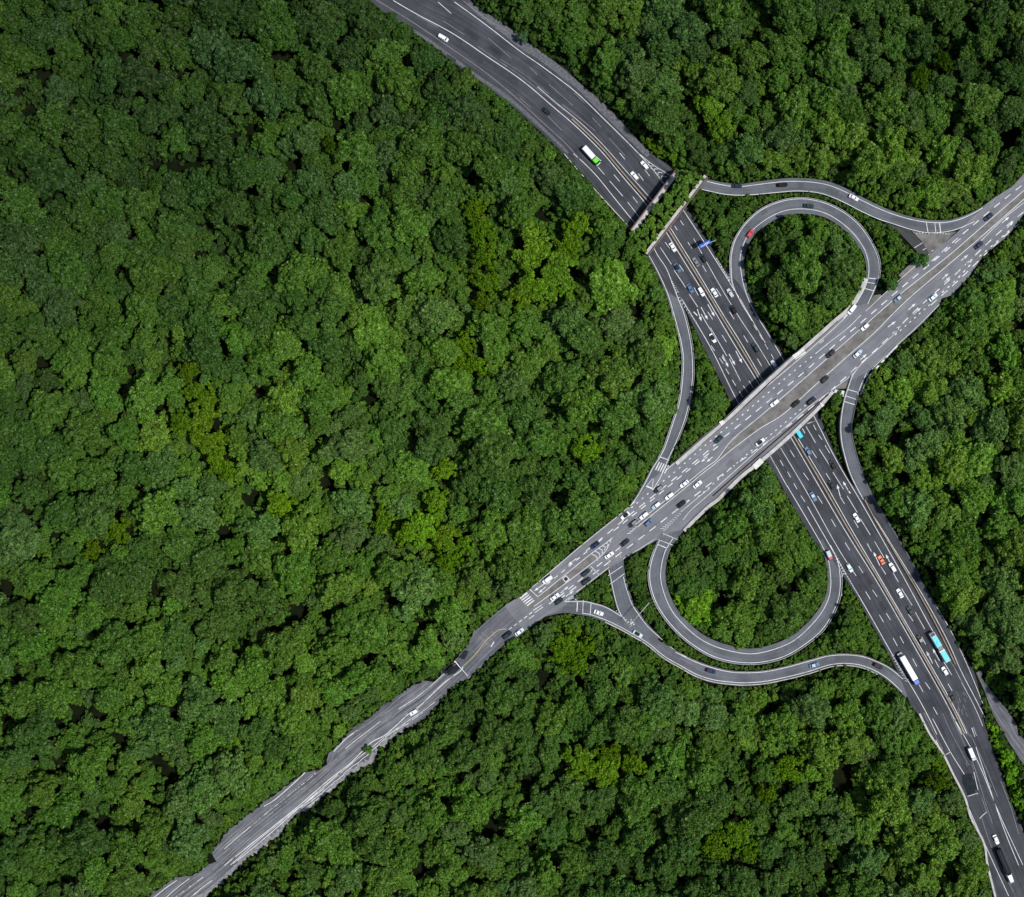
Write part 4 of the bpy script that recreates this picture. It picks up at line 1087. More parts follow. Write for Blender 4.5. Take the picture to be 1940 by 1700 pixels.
def make_car(p, key, sign, kind, col, label, roofcol=None, turn=0.0):
    nm = {'sedan': 'sedan_car', 'hatch': 'hatchback_car', 'estate': 'estate_car', 'suv': 'sport_utility_car', 'van': 'passenger_van', 'coupe': 'coupe_car'}[kind]
    e = place(nm, p, key, sign, turn)
    tag(e, label, 'van' if kind == 'van' else 'car', 'cars on the interchange roads')
    L, Wd, hz, rz, *_ = CAR[kind]
    body, glass, roof, wheel, head, tail, mirror = car_meshes(kind, col, roofcol)
    put('body', body, e); put('windows', glass, e); put('roof', roof, e)
    for sx in (0.3, -0.29):
        for sy in (1, -1):
            put('wheel', wheel, e, (L * sx, sy * (Wd / 2 - 0.11), 0.33))
    for sy in (1, -1):
        put('headlight', head, e, (L / 2 - 0.1, sy * Wd * 0.3, hz - 0.2))
        put('tail_light', tail, e, (-L / 2 + 0.03, sy * Wd * 0.33, hz - 0.18))
        put('mirror', mirror, e, (CAR[kind][5] - 0.35, sy * (Wd / 2 + 0.06), hz + 0.02))
    return e

VEH = [
 # highway, upper stretch
 ((840, 73), 'H', 1, 'van', 'white', 'white van alone on the highway near the top edge of the photo'),
 ((1035, 212), 'H', 1, 'coupe', 'dark', 'dark open coupe on the highway behind the green-fronted truck', 'teal'),
 ((1221, 314), 'H', -1, 'estate', 'white', 'white estate car beside the chevron markings before the planted bridge'),
 ((1202, 334), 'H', -1, 'estate', 'white', 'white estate car hugging the median just before the planted bridge'),
 # between the bridges
 ((1274, 469), 'H', 1, 'sedan', 'white', 'white sedan just below the planted bridge, left of the median'),
 ((1283, 508), 'H', 1, 'sedan', 'blue', 'dark blue sedan with pale tail following the first white sedan', 'dark'),
 ((1307, 547), 'H', 1, 'sedan', 'blue', 'mid blue sedan left of the white van in the downhill lanes'),
 ((1328, 553), 'H', 1, 'suv', 'white', 'large white car right beside the blue sedan, left of the median'),
 ((1353, 555), 'H', -1, 'sedan', 'white', 'white sedan hugging the right side of the median above the overpass'),
 ((1318, 497), 'H', -1, 'sedan', 'grey', 'grey sedan right of the median below the blue road sign'),
 ((1332, 490), 'H', -1, 'hatch', 'dark', 'dark hatchback nearest below the blue road sign'),
 ((1383, 556), 'H', -1, 'estate', 'silver', 'silver car next to where the upper loop leaves the highway'),
 ((1389, 587), 'H', -1, 'hatch', 'black', 'black hatchback just below the fork of the upper loop'),
 ((1350, 641), 'H', 1, 'sedan', 'white', 'white sedan with black windows alone in the left lanes above the overpass', 'black'),
 ((1431, 659), 'H', -1, 'suv', 'teal', 'dark greenish car above the overpass, right of the median'),
 ((1466, 691), 'H', -1, 'sedan', 'paleblue', 'pale blue sedan about to pass under the overpass at its upper side', 'silver'),
 # below the overpass
 ((1530, 855), 'H', -1, 'hatch', 'blue', 'blue hatchback beside the median just below the overpass'),
 ((1577, 881), 'H', -1, 'sedan', 'black', 'black sedan in the outermost lane below the overpass'),
 ((1575, 919), 'H', -1, 'sedan', 'dark', 'dark sedan in the middle lane left of painted arrows below the overpass'),
 ((1540, 941), 'H', 1, 'sedan', 'blue', 'blue sedan left of the median, heading away from the overpass', 'paleblue'),
 ((1622, 981), 'H', -1, 'sedan', 'white', 'white sedan with dark sunroof above the orange car'),
 ((1609, 1076), 'H', 1, 'hatch', 'mint', 'pale mint hatchback beside the speckled gore of the lower loop'),
 ((1669, 1061), 'H', -1, 'coupe', 'orange', 'bright orange car on the highway, the only orange one'),
 ((1690, 1075), 'H', -1, 'suv', 'white', 'white car right behind the orange car in the outer lane'),
 ((1704, 1124), 'H', -1, 'sedan', 'white', 'white sedan alone near the median between orange car and cyan bus'),
 ((1724, 1158), 'H', -1, 'sedan', 'teal', 'dark teal sedan below the lone white sedan'),
 ((1743, 1212), 'H', -1, 'sedan', 'dark', 'dark grey car just left of the long cyan bus', 'grey'),
 ((1789, 1271), 'H', -1, 'hatch', 'white', 'white hatchback right behind the cyan bus'),
 ((1803, 1320), 'H', -1, 'sedan', 'black', 'black car by scuffed tarmac south of the white hatchback'),
 ((1886, 1590), 'H', 1, 'sedan', 'white', 'white sedan just ahead of the black lorry in the bottom right corner'),
 # loops and slip roads
 ((1421, 443), 'LN', 1, 'hatch', 'red', 'small red car on the inner line of the upper loop'),
 ((1532, 391), 'LN', 1, 'sedan', 'teal', 'dark green sedan at the top of the upper loop'),
 ((1396, 353), 'N', 1, 'sedan', 'navy', 'navy car on the northern slip road nearest the planted bridge'),
 ((1482, 351), 'N', 1, 'suv', 'black', 'black off-road car on the northern slip road above the upper loop'),
 ((1617, 375), 'N', 1, 'sedan', 'white', 'white sedan on the northern slip road past the upper loop'),
 ((1208, 1201), 'S', 1, 'sedan', 'mint', 'pale teal sedan below the white speckled markings on the southern slip road', 'dark'),
 ((1134, 1161), 'S', 1, 'coupe', 'white', 'small white car with dark windows on the southern slip road near its stop bars'),
 ((1346, 1271), 'S', 1, 'suv', 'navy', 'dark navy car at the lowest bend of the southern slip road'),
 ((1542, 1260), 'S', 1, 'sedan', 'blue', 'blue sedan on the southern slip road below the lower loop', 'paleblue'),
 ((1663, 1262), 'S', 1, 'suv', 'black', 'black car on the southern slip road nearest the white lorry'),
 # overpass road
 ((1872, 412), 'O', 1, 'sedan', 'navy', 'navy sedan on the pale road near the right edge, above the median'),
 ((1854, 465), 'O', -1, 'sedan', 'navy', 'navy sedan near the right edge, below the brown median'),
 ((1767, 564), 'O', -1, 'sedan', 'mint', 'pale blue-white sedan at the lower kerb of the pale road, right of the arrows'),
 ((1701, 566), 'O', 1, 'sedan', 'blue', 'blue sedan hugging the median by the small round tree', 'silver'),
 ((1638, 620), 'O', 1, 'hatch', 'white', 'white hatchback hugging the median where the upper loop joins'),
 ((1613, 587), 'LN', 1, 'van', 'white', 'white van leaving the upper loop onto the overpass road'),
 ((1573, 671), 'O', 1, 'estate', 'black', 'black estate car on the overpass near the white end block', 'dark'),
 ((1624, 671), 'O', -1, 'sedan', 'paleblue', 'pale blue sedan on the overpass near the eastern slip road', 'white'),
 ((1562, 719), 'O', -1, 'hatch', 'dark', 'dark hatchback just below the median by the eastern slip road'),
 ((1467, 764), 'O', 1, 'estate', 'white', 'white estate car in the middle of the overpass, above the median'),
 ((1507, 765), 'O', -1, 'sedan', 'black', 'black sedan in the middle of the overpass, below the median'),
 ((1537, 760), 'O', -1, 'suv', 'navy', 'navy car by the lower right parapet of the overpass', 'dark'),
 ((1361, 833), 'O', 1, 'sedan', 'teal', 'dark grey-green sedan alone on the upper lanes left of the bridge'),
 ((1440, 838), 'O', -1, 'sedan', 'white', 'white sedan with black roof on the lower lanes of the overpass', 'black'),
 ((1296, 917), 'O', 1, 'sedan', 'white', 'first white sedan of the queue above the median left of the bridge'),
 ((1321, 918), 'O', -1, 'sedan', 'white', 'white sedan below the median opposite the western slip road zebra'),
 ((1247, 927), 'O', 1, 'estate', 'dark', 'dark car with pale roof beside the painted give-way triangle', 'grey'),
 ((1268, 940), 'O', 1, 'estate', 'white', 'second white car of the queue above the median'),
 ((1243, 958), 'O', 1, 'estate', 'paleblue', 'pale blue car third in the queue above the median', 'white'),
 ((1291, 955), 'O', -1, 'sedan', 'black', 'black sedan below the median where the lower loop leaves'),
 ((1220, 977), 'O', 1, 'suv', 'white', 'white car fourth in the queue above the median'),
 ((1184, 977), 'O', 1, 'sedan', 'white', 'white sedan with black windows in the outermost lane under the forest edge', 'black'),
 ((1199, 992), 'O', 1, 'estate', 'dark', 'dark car last in the queue at the end of the median', 'grey'),
 ((1229, 990), 'O', -1, 'hatch', 'blue', 'blue hatchback just below the end of the median'),
 ((1127, 1033), 'O', 1, 'sedan', 'navy', 'navy sedan just above the striped traffic island'),
 ((1184, 1028), 'O', -1, 'sedan', 'navy', 'navy sedan above the connector road mouth', 'dark'),
 ((1154, 1052), 'O', -1, 'sedan', 'white', 'white sedan with black windscreen right of the striped island'),
 ((1110, 1085), 'O', -1, 'estate', 'teal', 'dark teal car nearest the median of the dark pair left of the connector road'),
 ((1111, 1101), 'O', -1, 'suv', 'teal', 'long dark car nearest the trees of the dark pair left of connector road'),
 ((1037, 1098), 'O', 1, 'van', 'white', 'white van near the stop line and zebra on the left'),
 ((1051, 1131), 'O', -1, 'sedan', 'white', 'white sedan by the median end near the southern slip road mouth'),
 ((1059, 1139), 'O', -1, 'hatch', 'teal', 'small dark hatchback overlapping the southern slip road mouth'),
 ((984, 1197), 'O', -1, 'sedan', 'mint', 'pale blue-white sedan at the lower kerb left of the zebra crossings', 'white'),
 ((961, 1203), 'O', -1, 'suv', 'dark', 'dark car beside the pale sedan on the narrowing road', 'teal'),
 ((784, 1349), 'O', 1, 'hatch', 'white', 'white car alone on the worn lower left road'),
 ((852, 1268), 'O', 1, 'estate', 'black', 'black car at the forest edge of the worn lower left road'),
]
for v in VEH:
    make_car(v[0], v[1], v[2], v[3], v[4], v[5], v[6] if len(v) > 6 else None)

def bev_box_mesh(x0, x1, wd, z0, z1, bev=0.12):
    m = MB(); m.box(x0, x1, -wd / 2, wd / 2, z0, z1, 0, 1, bev); return m

def wheels(e, xs, wd, r=0.48):
    for x in xs:
        for sy in (1, -1):
            m = MB(); m.wheel((0, 0, 0), r, 0.3)
            put('wheel', m.mesh('wheel', M['tyre']), e, (x, sy * (wd / 2 - 0.16), r))

# green fronted white lorry
e = place('box_truck', (1120, 297), 'H', 1); tag(e, 'white box truck with a bright green cab on the upper highway', 'truck')
put('cargo_box', bev_box_mesh(-5.6, 1.6, 2.6, 0.9, 3.5).mesh('cargo_box', M['p_white']), e)
cabm = MB(); cabm.rings([outline(0, 2.6, 0.95, 1, 0.5, 5, 0.12, 0.05, 1.9, 5.2), outline(0, 2.6, 0.95, 1, 2.0, 5, 0.12, 0.05, 1.9, 5.2), outline(0, 2.45, 0.93, 1, 3.2, 5, 0.12, 0.05, 1.95, 4.3)])
put('cab', cabm.mesh('cab', M['p_green']), e)
m = MB(); m.add([(5.12, -1.1, 2.12), (5.12, 1.1, 2.12), (4.42, 1.02, 3.12), (4.42, -1.02, 3.12)], [(0, 1, 2, 3)])
m.v = [(x + 0.06, y, z + 0.06) for x, y, z in m.v]
put('windscreen', m.mesh('windscreen', M['glass']), e)
put('bumper', bev_box_mesh(5.0, 5.45, 2.5, 0.4, 1.0, 0.05).mesh('bumper', M['p_white']), e)
put('chassis', bev_box_mesh(-5.4, 5.0, 1.2, 0.45, 0.88, 0.02).mesh('chassis', M['tyre']), e)
wheels(e, (-3.9, -2.8, 3.6), 2.6)

# cyan bendy bus
e = place('articulated_bus', (1778, 1226), 'H', -1); tag(e, 'long articulated bus with cyan roof panels on the right carriageway', 'bus')
put('body', bev_box_mesh(0.6, 8.4, 2.75, 0.35, 3.05, 0.16).mesh('body', M['p_white']), e)
put('rear_body', bev_box_mesh(-7.9, -1.2, 2.75, 0.35, 3.05, 0.16).mesh('rear_body', M['p_white']), e)
mm = MB()
for i in range(5): mm.box(-1.12 + i * 0.34, -0.86 + i * 0.34, -1.2, 1.2, 0.6, 2.9)
put('bellows', mm.mesh('bellows', M['p_grey']), e)
put('roof_panel', bev_box_mesh(0.75, 6.3, 2.45, 3.06, 3.2, 0.05).mesh('roof_panel', M['p_cyan']), e)
put('roof_panel', bev_box_mesh(-7.7, -2.3, 2.45, 3.06, 3.2, 0.05).mesh('roof_panel', M['p_cyan']), e)
put('roof_hatch', bev_box_mesh(2.3, 3.5, 1.0, 3.2, 3.42, 0.04).mesh('roof_hatch', M['p_cyan']), e)
put('cooling_unit', bev_box_mesh(-2.1, -1.3, 1.7, 3.06, 3.3, 0.04).mesh('cooling_unit', M['p_silver']), e)
put('windscreen', bev_box_mesh(6.55, 8.2, 2.3, 2.2, 3.1, 0.04).mesh('windscreen', M['glass']), e)
for sy in (1, -1):
    m = MB(); m.box(-7.4, 8.0, sy * 1.385 - 0.012, sy * 1.385 + 0.012, 1.3, 2.5); put('side_window', m.mesh('side_window', M['glass']), e)
wheels(e, (5.8, 1.8, -4.6), 2.75)

# white articulated lorry with blue cab
e = place('articulated_lorry', (1719, 1266), 'H', 1); tag(e, 'long white articulated lorry with a blue cab beside the southern slip road', 'truck')
put('trailer', bev_box_mesh(-7.2, 6.0, 2.7, 1.0, 4.0, 0.08).mesh('trailer', M['p_white']), e)
put('tail_deck', bev_box_mesh(-8.9, -7.25, 2.6, 0.9, 1.5, 0.05).mesh('tail_deck', M['p_grey']), e)
cabm = MB(); cabm.rings([outline(0, 2.55, 0.95, 1, 0.5, 5, 0.12, 0.05, 6.3, 8.8), outline(0, 2.55, 0.95, 1, 2.2, 5, 0.12, 0.05, 6.3, 8.8), outline(0, 2.4, 0.93, 1, 3.3, 5, 0.12, 0.05, 6.35, 8.4)])
put('cab', cabm.mesh('cab', M['p_cobalt']), e)
m = MB(); m.box(8.5, 8.83, -1.1, 1.1, 2.0, 2.9); put('windscreen', m.mesh('windscreen', M['glass']), e)
put('chassis', bev_box_mesh(-8.0, 8.3, 1.1, 0.5, 0.98, 0.02).mesh('chassis', M['tyre']), e)
wheels(e, (-5.8, -4.6, 5.0, 7.5), 2.6)

# red and white van on the lower loop
e = place('box_van', (1570, 1052), 'LS', 1); tag(e, 'small grey box van with a red cab on the lower loop', 'truck')
put('cargo_box', bev_box_mesh(-2.4, 0.9, 2.0, 0.7, 2.4, 0.08).mesh('cargo_box', M['p_silver']), e)
cabm = MB(); cabm.rings([outline(0, 1.9, 0.93, 1, 0.4, 5, 0.14, 0.05, 1.0, 2.7), outline(0, 1.9, 0.93, 1, 1.1, 5, 0.14, 0.05, 1.0, 2.7), outline(0, 1.75, 0.93, 1, 1.95, 5, 0.14, 0.05, 1.05, 2.1)])
put('cab', cabm.mesh('cab', M['p_red']), e)
m = MB(); m.box(2.1, 2.56, -0.75, 0.75, 1.2, 1.8, 0, 0.8); put('windscreen', m.mesh('windscreen', M['glass']), e)
put('chassis', bev_box_mesh(-2.3, 2.5, 1.0, 0.35, 0.66, 0.02).mesh('chassis', M['tyre']), e)
wheels(e, (-1.5, 1.8), 1.95, 0.35)

# cyan van emerging from under the overpass
e = place('delivery_van', (1512, 821), 'H', -1); tag(e, 'bright cyan delivery van half hidden under the lower side of the overpass', 'van')
put('body', bev_box_mesh(-2.6, 2.6, 2.05, 0.35, 2.1, 0.12).mesh('body', M['p_cyan']), e)
m = MB(); m.box(2.2, 2.66, -0.9, 0.9, 1.3, 1.95); put('windscreen', m.mesh('windscreen', M['glass']), e)
wheels(e, (-1.6, 1.6), 2.05, 0.36)

# bottom right: white box truck, black lorry with white cab
e = place('box_truck', (1839, 1428), 'H', 1); tag(e, 'small white box truck on the worn highway at lower right', 'truck')
put('cargo_box', bev_box_mesh(-3.4, 1.6, 2.0, 0.8, 2.8, 0.1).mesh('cargo_box', M['p_white']), e)
cabm = MB(); cabm.rings([outline(0, 2.0, 0.93, 1, 0.45, 5, 0.14, 0.05, 1.8, 3.5), outline(0, 2.0, 0.93, 1, 1.4, 5, 0.14, 0.05, 1.8, 3.5), outline(0, 1.85, 0.93, 1, 2.3, 5, 0.14, 0.05, 1.85, 3.0)])
put('cab', cabm.mesh('cab', M['p_silver']), e)
m = MB(); m.box(3.0, 3.4, -0.8, 0.8, 1.5, 2.1, 0, 0.85); put('windscreen', m.mesh('windscreen', M['glass']), e)
wheels(e, (-2.3, 2.4), 2.0, 0.42)
e = place('articulated_lorry', (1901, 1637), 'H', 1); tag(e, 'black trailer lorry with a white cab in the bottom right corner', 'truck')
put('trailer', bev_box_mesh(-8.6, 4.6, 2.6, 1.0, 3.2, 0.1).mesh('trailer', M['patch']), e)
cabm = MB(); cabm.rings([outline(0, 2.6, 0.8, 1, 0.5, 5, 0.16, 0.05, 4.9, 9.6), outline(0, 2.6, 0.8, 1, 1.9, 5, 0.16, 0.05, 4.9, 9.6), outline(0, 2.4, 0.72, 1, 3.0, 5, 0.16, 0.05, 5.0, 8.6)])
put('cab', cabm.mesh('cab', M['p_white']), e)
m = MB(); m.box(8.5, 9.3, -0.8, 0.8, 1.9, 2.6, 0, 0.8); put('windscreen', m.mesh('windscreen', M['glass']), e)
put('tarpaulin', bev_box_mesh(-7.8, 3.4, 1.0, 3.21, 3.4, 0.05).mesh('tarpaulin', M['tyre']), e)
wheels(e, (-6.5, -5.3, 3.4, 7.6), 2.6)

# ------------------------------------------------------------------ terrain: embankments rise to the upper road and its slip roads
for p, r_ in (((1775, 452), 4.5), ((1760, 462), 3.5), ((1790, 446), 3), ((1745, 450), 3), ((1655, 570), 3), ((1720, 450), 3.5), ((1735, 465), 3), ((1748, 478), 2.5), ((1600, 727), 4), ((1612, 712), 2.5), ((1250, 1016), 3), ((1722, 512), 3), ((1710, 524), 2.5), ((1665, 556), 3), ((1745, 491), 2.6), ((1685, 539), 2.4)):
    q = WX(p, ZU); FOOT.append((q[0], q[1], r_, ZU))
FT = np.array(FOOT)
gxs = np.arange(-330, 331, 3.0); gys = np.arange(-300, 301, 3.0)
GX, GY = np.meshgrid(gxs, gys, indexing='ij')
fx, fy = GX.ravel(), GY.ravel()
TZ = np.zeros(len(fx))
for q in range(0, len(fx), 600):
    sl = slice(q, q + 600)
    d = np.hypot(FT[None, :, 0] - fx[sl, None], FT[None, :, 1] - fy[sl, None]) - FT[None, :, 2]
    fill = (FT[None, :, 3] - 0.25 - np.maximum(d, 0) * 0.5).max(axis=1)
    cap = (FT[None, :, 3] - 0.45 + np.maximum(d - 3.2, 0) * 0.8).min(axis=1)
    TZ[sl] = np.minimum(np.maximum(fill, GZ), cap)
TZ = TZ.reshape(GX.shape)
def terrain(x, y):
    u = min(max((x + 330) / 3, 0), len(gxs) - 1.001); v = min(max((y + 300) / 3, 0), len(gys) - 1.001)
    i, j = int(u), int(v); a, b = u - i, v - j
    return float((TZ[i, j] * (1 - a) + TZ[i + 1, j] * a) * (1 - b) + (TZ[i, j + 1] * (1 - a) + TZ[i + 1, j + 1] * a) * b)
ex, ey = np.r_[-1700, gxs, 1700], np.r_[-1700, gys, 1700]
Z2 = np.full((len(ex), len(ey)), GZ); Z2[1:-1, 1:-1] = TZ
gv = [(x, y, Z2[i, j]) for i, x in enumerate(ex) for j, y in enumerate(ey)]
ny_ = len(ey)
gf = [(i * ny_ + j, (i + 1) * ny_ + j, (i + 1) * ny_ + j + 1, i * ny_ + j + 1) for i in range(len(ex) - 1) for j in range(len(ey) - 1)]
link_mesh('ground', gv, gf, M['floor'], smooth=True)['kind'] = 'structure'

# ------------------------------------------------------------------ signs and masts
z0 = 0.0
e = empty('road_sign', W((1352, 459), z0)); tag(e, 'blue cantilever road sign over the highway below the planted bridge', 'road sign')
base = np.array(W((1352, 459), z0)[:2])
tip = WX((1325, 467), 6.5) - base; near = WX((1346, 456), 6.5) - base
m = MB(); m.cyl((0, 0), 0.2, 0.16, GZ, 6.6, 12); put('post', m.mesh('post', M['steel']), e)
m = MB(); m.tube((0, 0, 6.4), (tip[0], tip[1], 6.4), 0.12, 0.09); m.tube((0, 0, 5.4), (tip[0] * 0.9, tip[1] * 0.9, 5.4), 0.1, 0.08); put('arm', m.mesh('arm', M['steel']), e)
d = (tip - near) / np.hypot(*(tip - near)); nn = np.array([-d[1], d[0]])
if nn[1] > 0: nn = -nn
def panel(a, b, lo, hi, push, th, mat, name):
    vs = []
    for q in (0, th):
        for (s_, h_) in ((a, lo), (b, lo), (b, hi), (a, hi)):
            ptt = near + d * s_ + nn * (push + q + (hi - h_) * 0.55 if h_ == hi else push + q + (7.4 - h_) * 0.55)
            lean = (7.4 - h_) * 0.55
            ptt = near + d * s_ + nn * (push + q + lean)
            vs.append((ptt[0], ptt[1], h_))
    m = MB(); m.add(vs, [(0, 1, 2, 3), (7, 6, 5, 4), (0, 4, 5, 1), (1, 5, 6, 2), (2, 6, 7, 3), (3, 7, 4, 0)])
    return put(name, m.mesh(name, M[mat]), e)
LL = float(np.hypot(*(tip - near)))
panel(0, LL, 4.7, 7.4, -0.6, 0.12, 'signblue', 'panel')
panel(LL * 0.12, LL * 0.55, 6.1, 6.5, -0.45, 0.05, 'signwhite', 'lettering_band')
panel(LL * 0.2, LL * 0.9, 5.35, 5.65, -0.45, 0.05, 'signwhite', 'lettering_band')
# long-armed lamp mast by the lower loop
zb = ZU
e = empty('street_lamp', W((1224, 1136), GZ)); tag(e, 'tall grey lamp mast with a long arm reaching over the connector road', 'street lamp')
m = MB(); m.cyl((0, 0), 0.18, 0.12, 0, 15.5, 10); put('pole', m.mesh('pole', M['steel']), e)
b0 = np.array(W((1224, 1136), GZ)[:2])
t1 = WX((1198, 1179), 16) - b0
m = MB(); m.tube((0, 0, 15.4), (t1[0], t1[1], 16.2), 0.22, 0.15); put('arm', m.mesh('arm', M['steel']), e)
m = MB(); u = t1 / np.hypot(*t1)
m.tube((t1[0], t1[1], 16.15), (t1[0] + u[0] * 1.0, t1[1] + u[1] * 1.0, 16.1), 0.25, 0.2); put('lamp_head', m.mesh('lamp_head', M['signwhite']), e)
# small sign mast just below the overpass
e = empty('sign_mast', W((1543, 797), 0)); tag(e, 'thin grey sign mast beside the highway just below the overpass', 'sign')
m = MB(); m.cyl((0, 0), 0.12, 0.1, GZ, 5.5, 8); put('post', m.mesh('post', M['steel']), e)
t1 = WX((1529, 803), 5.5) - np.array(W((1543, 797), 0)[:2])
m = MB(); m.tube((0, 0, 5.4), (t1[0], t1[1], 5.4), 0.12, 0.1); put('arm', m.mesh('arm', M['steel']), e)
m = MB(); m.tube((t1[0] * 0.55, t1[1] * 0.55, 5.1), (t1[0] * 0.95, t1[1] * 0.95, 5.1), 0.35, 0.35, 4); put('panel', m.mesh('panel', M['steel']), e)
# barrier pole across the country road, manhole
e = empty('barrier_pole', W((862, 1253), zof('O', (868, 1262)) + 0.02)); tag(e, 'white barrier pole across half of the worn lower left road', 'barrier')
zz = zof('O', (868, 1262))
t1 = WX((886, 1280), zz) - np.array(W((862, 1253), zz)[:2])
m = MB(); m.tube((0, 0, 1.0), (t1[0], t1[1], 1.0), 0.2, 0.15); put('pole', m.mesh('pole', M['signwhite']), e)
m = MB(); m.box(-0.35, 0.35, -0.35, 0.35, 0, 1.2); put('post', m.mesh('post', M['concw']), e)
zz = zof('O', (1072, 1097))
e = empty('utility_pit', W((1072, 1097), zz + 0.006), math.radians(40)); tag(e, 'square dark utility pit with white rim on the brown median', 'manhole')
m = MB()
for (x0, x1, y0, y1) in ((-1.3, 1.3, 0.9, 1.3), (-1.3, 1.3, -1.3, -0.9), (0.9, 1.3, -0.9, 0.9), (-1.3, -0.9, -0.9, 0.9)): m.box(x0, x1, y0, y1, 0, 0.35)
put('rim', m.mesh('rim', M['concw']), e)
m = MB(); m.box(-0.9, 0.9, -0.9, 0.9, 0, 0.08); put('cover', m.mesh('cover', M['dark']), e)
PT.flush()

# ------------------------------------------------------------------ trees
FOOT = np.array(FOOT)
def crown_mesh(name, R, Ht, nl, nleaf, leaf, seed, nsub=7, lobe=(0.22, 0.36), dome=0.8):
    """lobed crown of separate leaf clumps: radius R, from z=0.35 Ht up to Ht"""
    r = np.random.default_rng(seed)
    zc0 = Ht * 0.40
    ph = r.uniform(0, 6.28, 4)
    def rim(a): return 1 + 0.13 * math.sin(2 * a + ph[0]) + 0.10 * math.sin(3 * a + ph[1]) + 0.07 * math.sin(5 * a + ph[2])
    cen, rad = [], []
    for i in range(nl):
        a = i * 2.39996 + r.uniform(-0.6, 0.6)
        q = math.sqrt((i + 0.3) / nl)
        rr = R * 0.74 * q * r.uniform(0.8, 1.12) * rim(a)
        lr = R * r.uniform(*lobe)
        top = Ht - (Ht - zc0) * dome * (rr / R) ** 1.6 + r.uniform(-0.2, 0.06) * dome * Ht
        c0 = np.array([rr * math.cos(a), rr * math.sin(a), top - lr])
        cen.append(c0); rad.append(lr * 0.84)
        for j in range(nsub):
            v = r.normal(size=3); v[2] = abs(v[2]) * 0.9 - 0.25; v /= np.linalg.norm(v)
            sr = lr * r.uniform(0.28, 0.46)
            cen.append(c0 + v * (lr * 0.98)); rad.append(sr)
    cen, rad = np.array(cen), np.array(rad)
    nc = len(rad)
    wts = rad ** 2 / (rad ** 2).sum()
    li = r.choice(nc, size=int(nleaf * 4.5), p=wts)
    u = r.normal(size=(len(li), 3)); u /= np.linalg.norm(u, axis=1)[:, None]
    keep = u[:, 2] > -0.35
    li, u = li[keep], u[keep]
    pos = cen[li] + u * (rad[li] * (1 + r.normal(0, 0.07, len(li))))[:, None]
    dist = np.linalg.norm(pos[:, None, :] - cen[None], axis=2) / rad[None]
    ins = (dist < 0.85).sum(axis=1) > (dist[np.arange(len(li)), li] < 0.85)
    pos, u = pos[~ins][:nleaf], u[~ins][:nleaf]
    n = len(pos)
    nrm = u * 0.85 + np.array([0, 0, 0.4]) + r.normal(0, 0.5, (n, 3))
    nrm /= np.linalg.norm(nrm, axis=1)[:, None]
    t = np.cross(nrm, r.normal(size=(n, 3))); t /= np.linalg.norm(t, axis=1)[:, None]
    b = np.cross(nrm, t)
    sz = leaf * r.uniform(0.55, 1.35, n)[:, None]
    asp = r.uniform(0.6, 1.0, n)[:, None]
    dn = nrm * sz * 0.22
    V = np.stack([pos - t * sz * 0.5 - dn, pos - b * sz * 0.5 * asp + dn * 0.4, pos + t * sz * 0.5 - dn, pos + b * sz * 0.5 * asp + dn * 0.4], axis=1).reshape(-1, 3)
    me = bpy.data.meshes.new(name)
    me.vertices.add(4 * n); me.vertices.foreach_set('co', V.astype(np.float32).ravel())
    me.loops.add(4 * n); me.loops.foreach_set('vertex_index', np.arange(4 * n, dtype=np.int32))
    me.polygons.add(n)
    me.polygons.foreach_set('loop_start', np.arange(0, 4 * n, 4, dtype=np.int32))
    me.polygons.foreach_set('loop_total', np.full(n, 4, dtype=np.int32))
    me.materials.append(M['leaf'])
    me.update(); me.validate()
    return me

def trunk_mesh(name, Ht, R, seed):
    r = random.Random(seed)
    m = MB()
    m.cyl((0, 0), R * 0.055, R * 0.04, 0, Ht * 0.4, 8)
    m.cyl((0, 0), R * 0.04, R * 0.015, Ht * 0.4, Ht * 0.85, 7, lean=(r.uniform(-.5, .5), r.uniform(-.5, .5)))
    for i in range(7):
        a = i * 0.9 + r.uniform(-.3, .3)
        z = Ht * (0.33 + 0.05 * i)
        q = R * r.uniform(0.45, 0.7)
        m.tube((0, 0, z), (q * math.cos(a), q * math.sin(a), z + Ht * r.uniform(0.14, 0.28)), R * 0.025, R * 0.008, 6)
    return m.mesh(name, M['bark'])

KINDS = []      # (crown mesh, trunk mesh, nominal radius, height)
for i in range(6):
    KINDS.append((crown_mesh('crown', 8.0, 15.0, [14, 18, 22, 16, 20, 12][i], 5400, 0.92, 100 + i), trunk_mesh('trunk', 15.0, 8.0, i), 8.0, 15.0))
for i in range(4):
    KINDS.append((crown_mesh('crown', 5.0, 10.5, [8, 11, 7, 9][i], 2500, 0.82, 200 + i), trunk_mesh('trunk', 10.5, 5.0, 20 + i), 5.0, 10.5))
for i in range(3):
    KINDS.append((crown_mesh('crown', 2.6, 4.6, [5, 6, 4][i], 700, 0.7, 300 + i), trunk_mesh('trunk', 4.6, 2.6, 40 + i), 2.6, 4.6))

for i in range(3):
    KINDS.append((crown_mesh('crown', 7.0, 9.5, 34, 5000, 0.72, 400 + i, 5, (0.13, 0.2), 0.42), trunk_mesh('trunk', 9.5, 7.0, 60 + i), 7.0, 9.5))

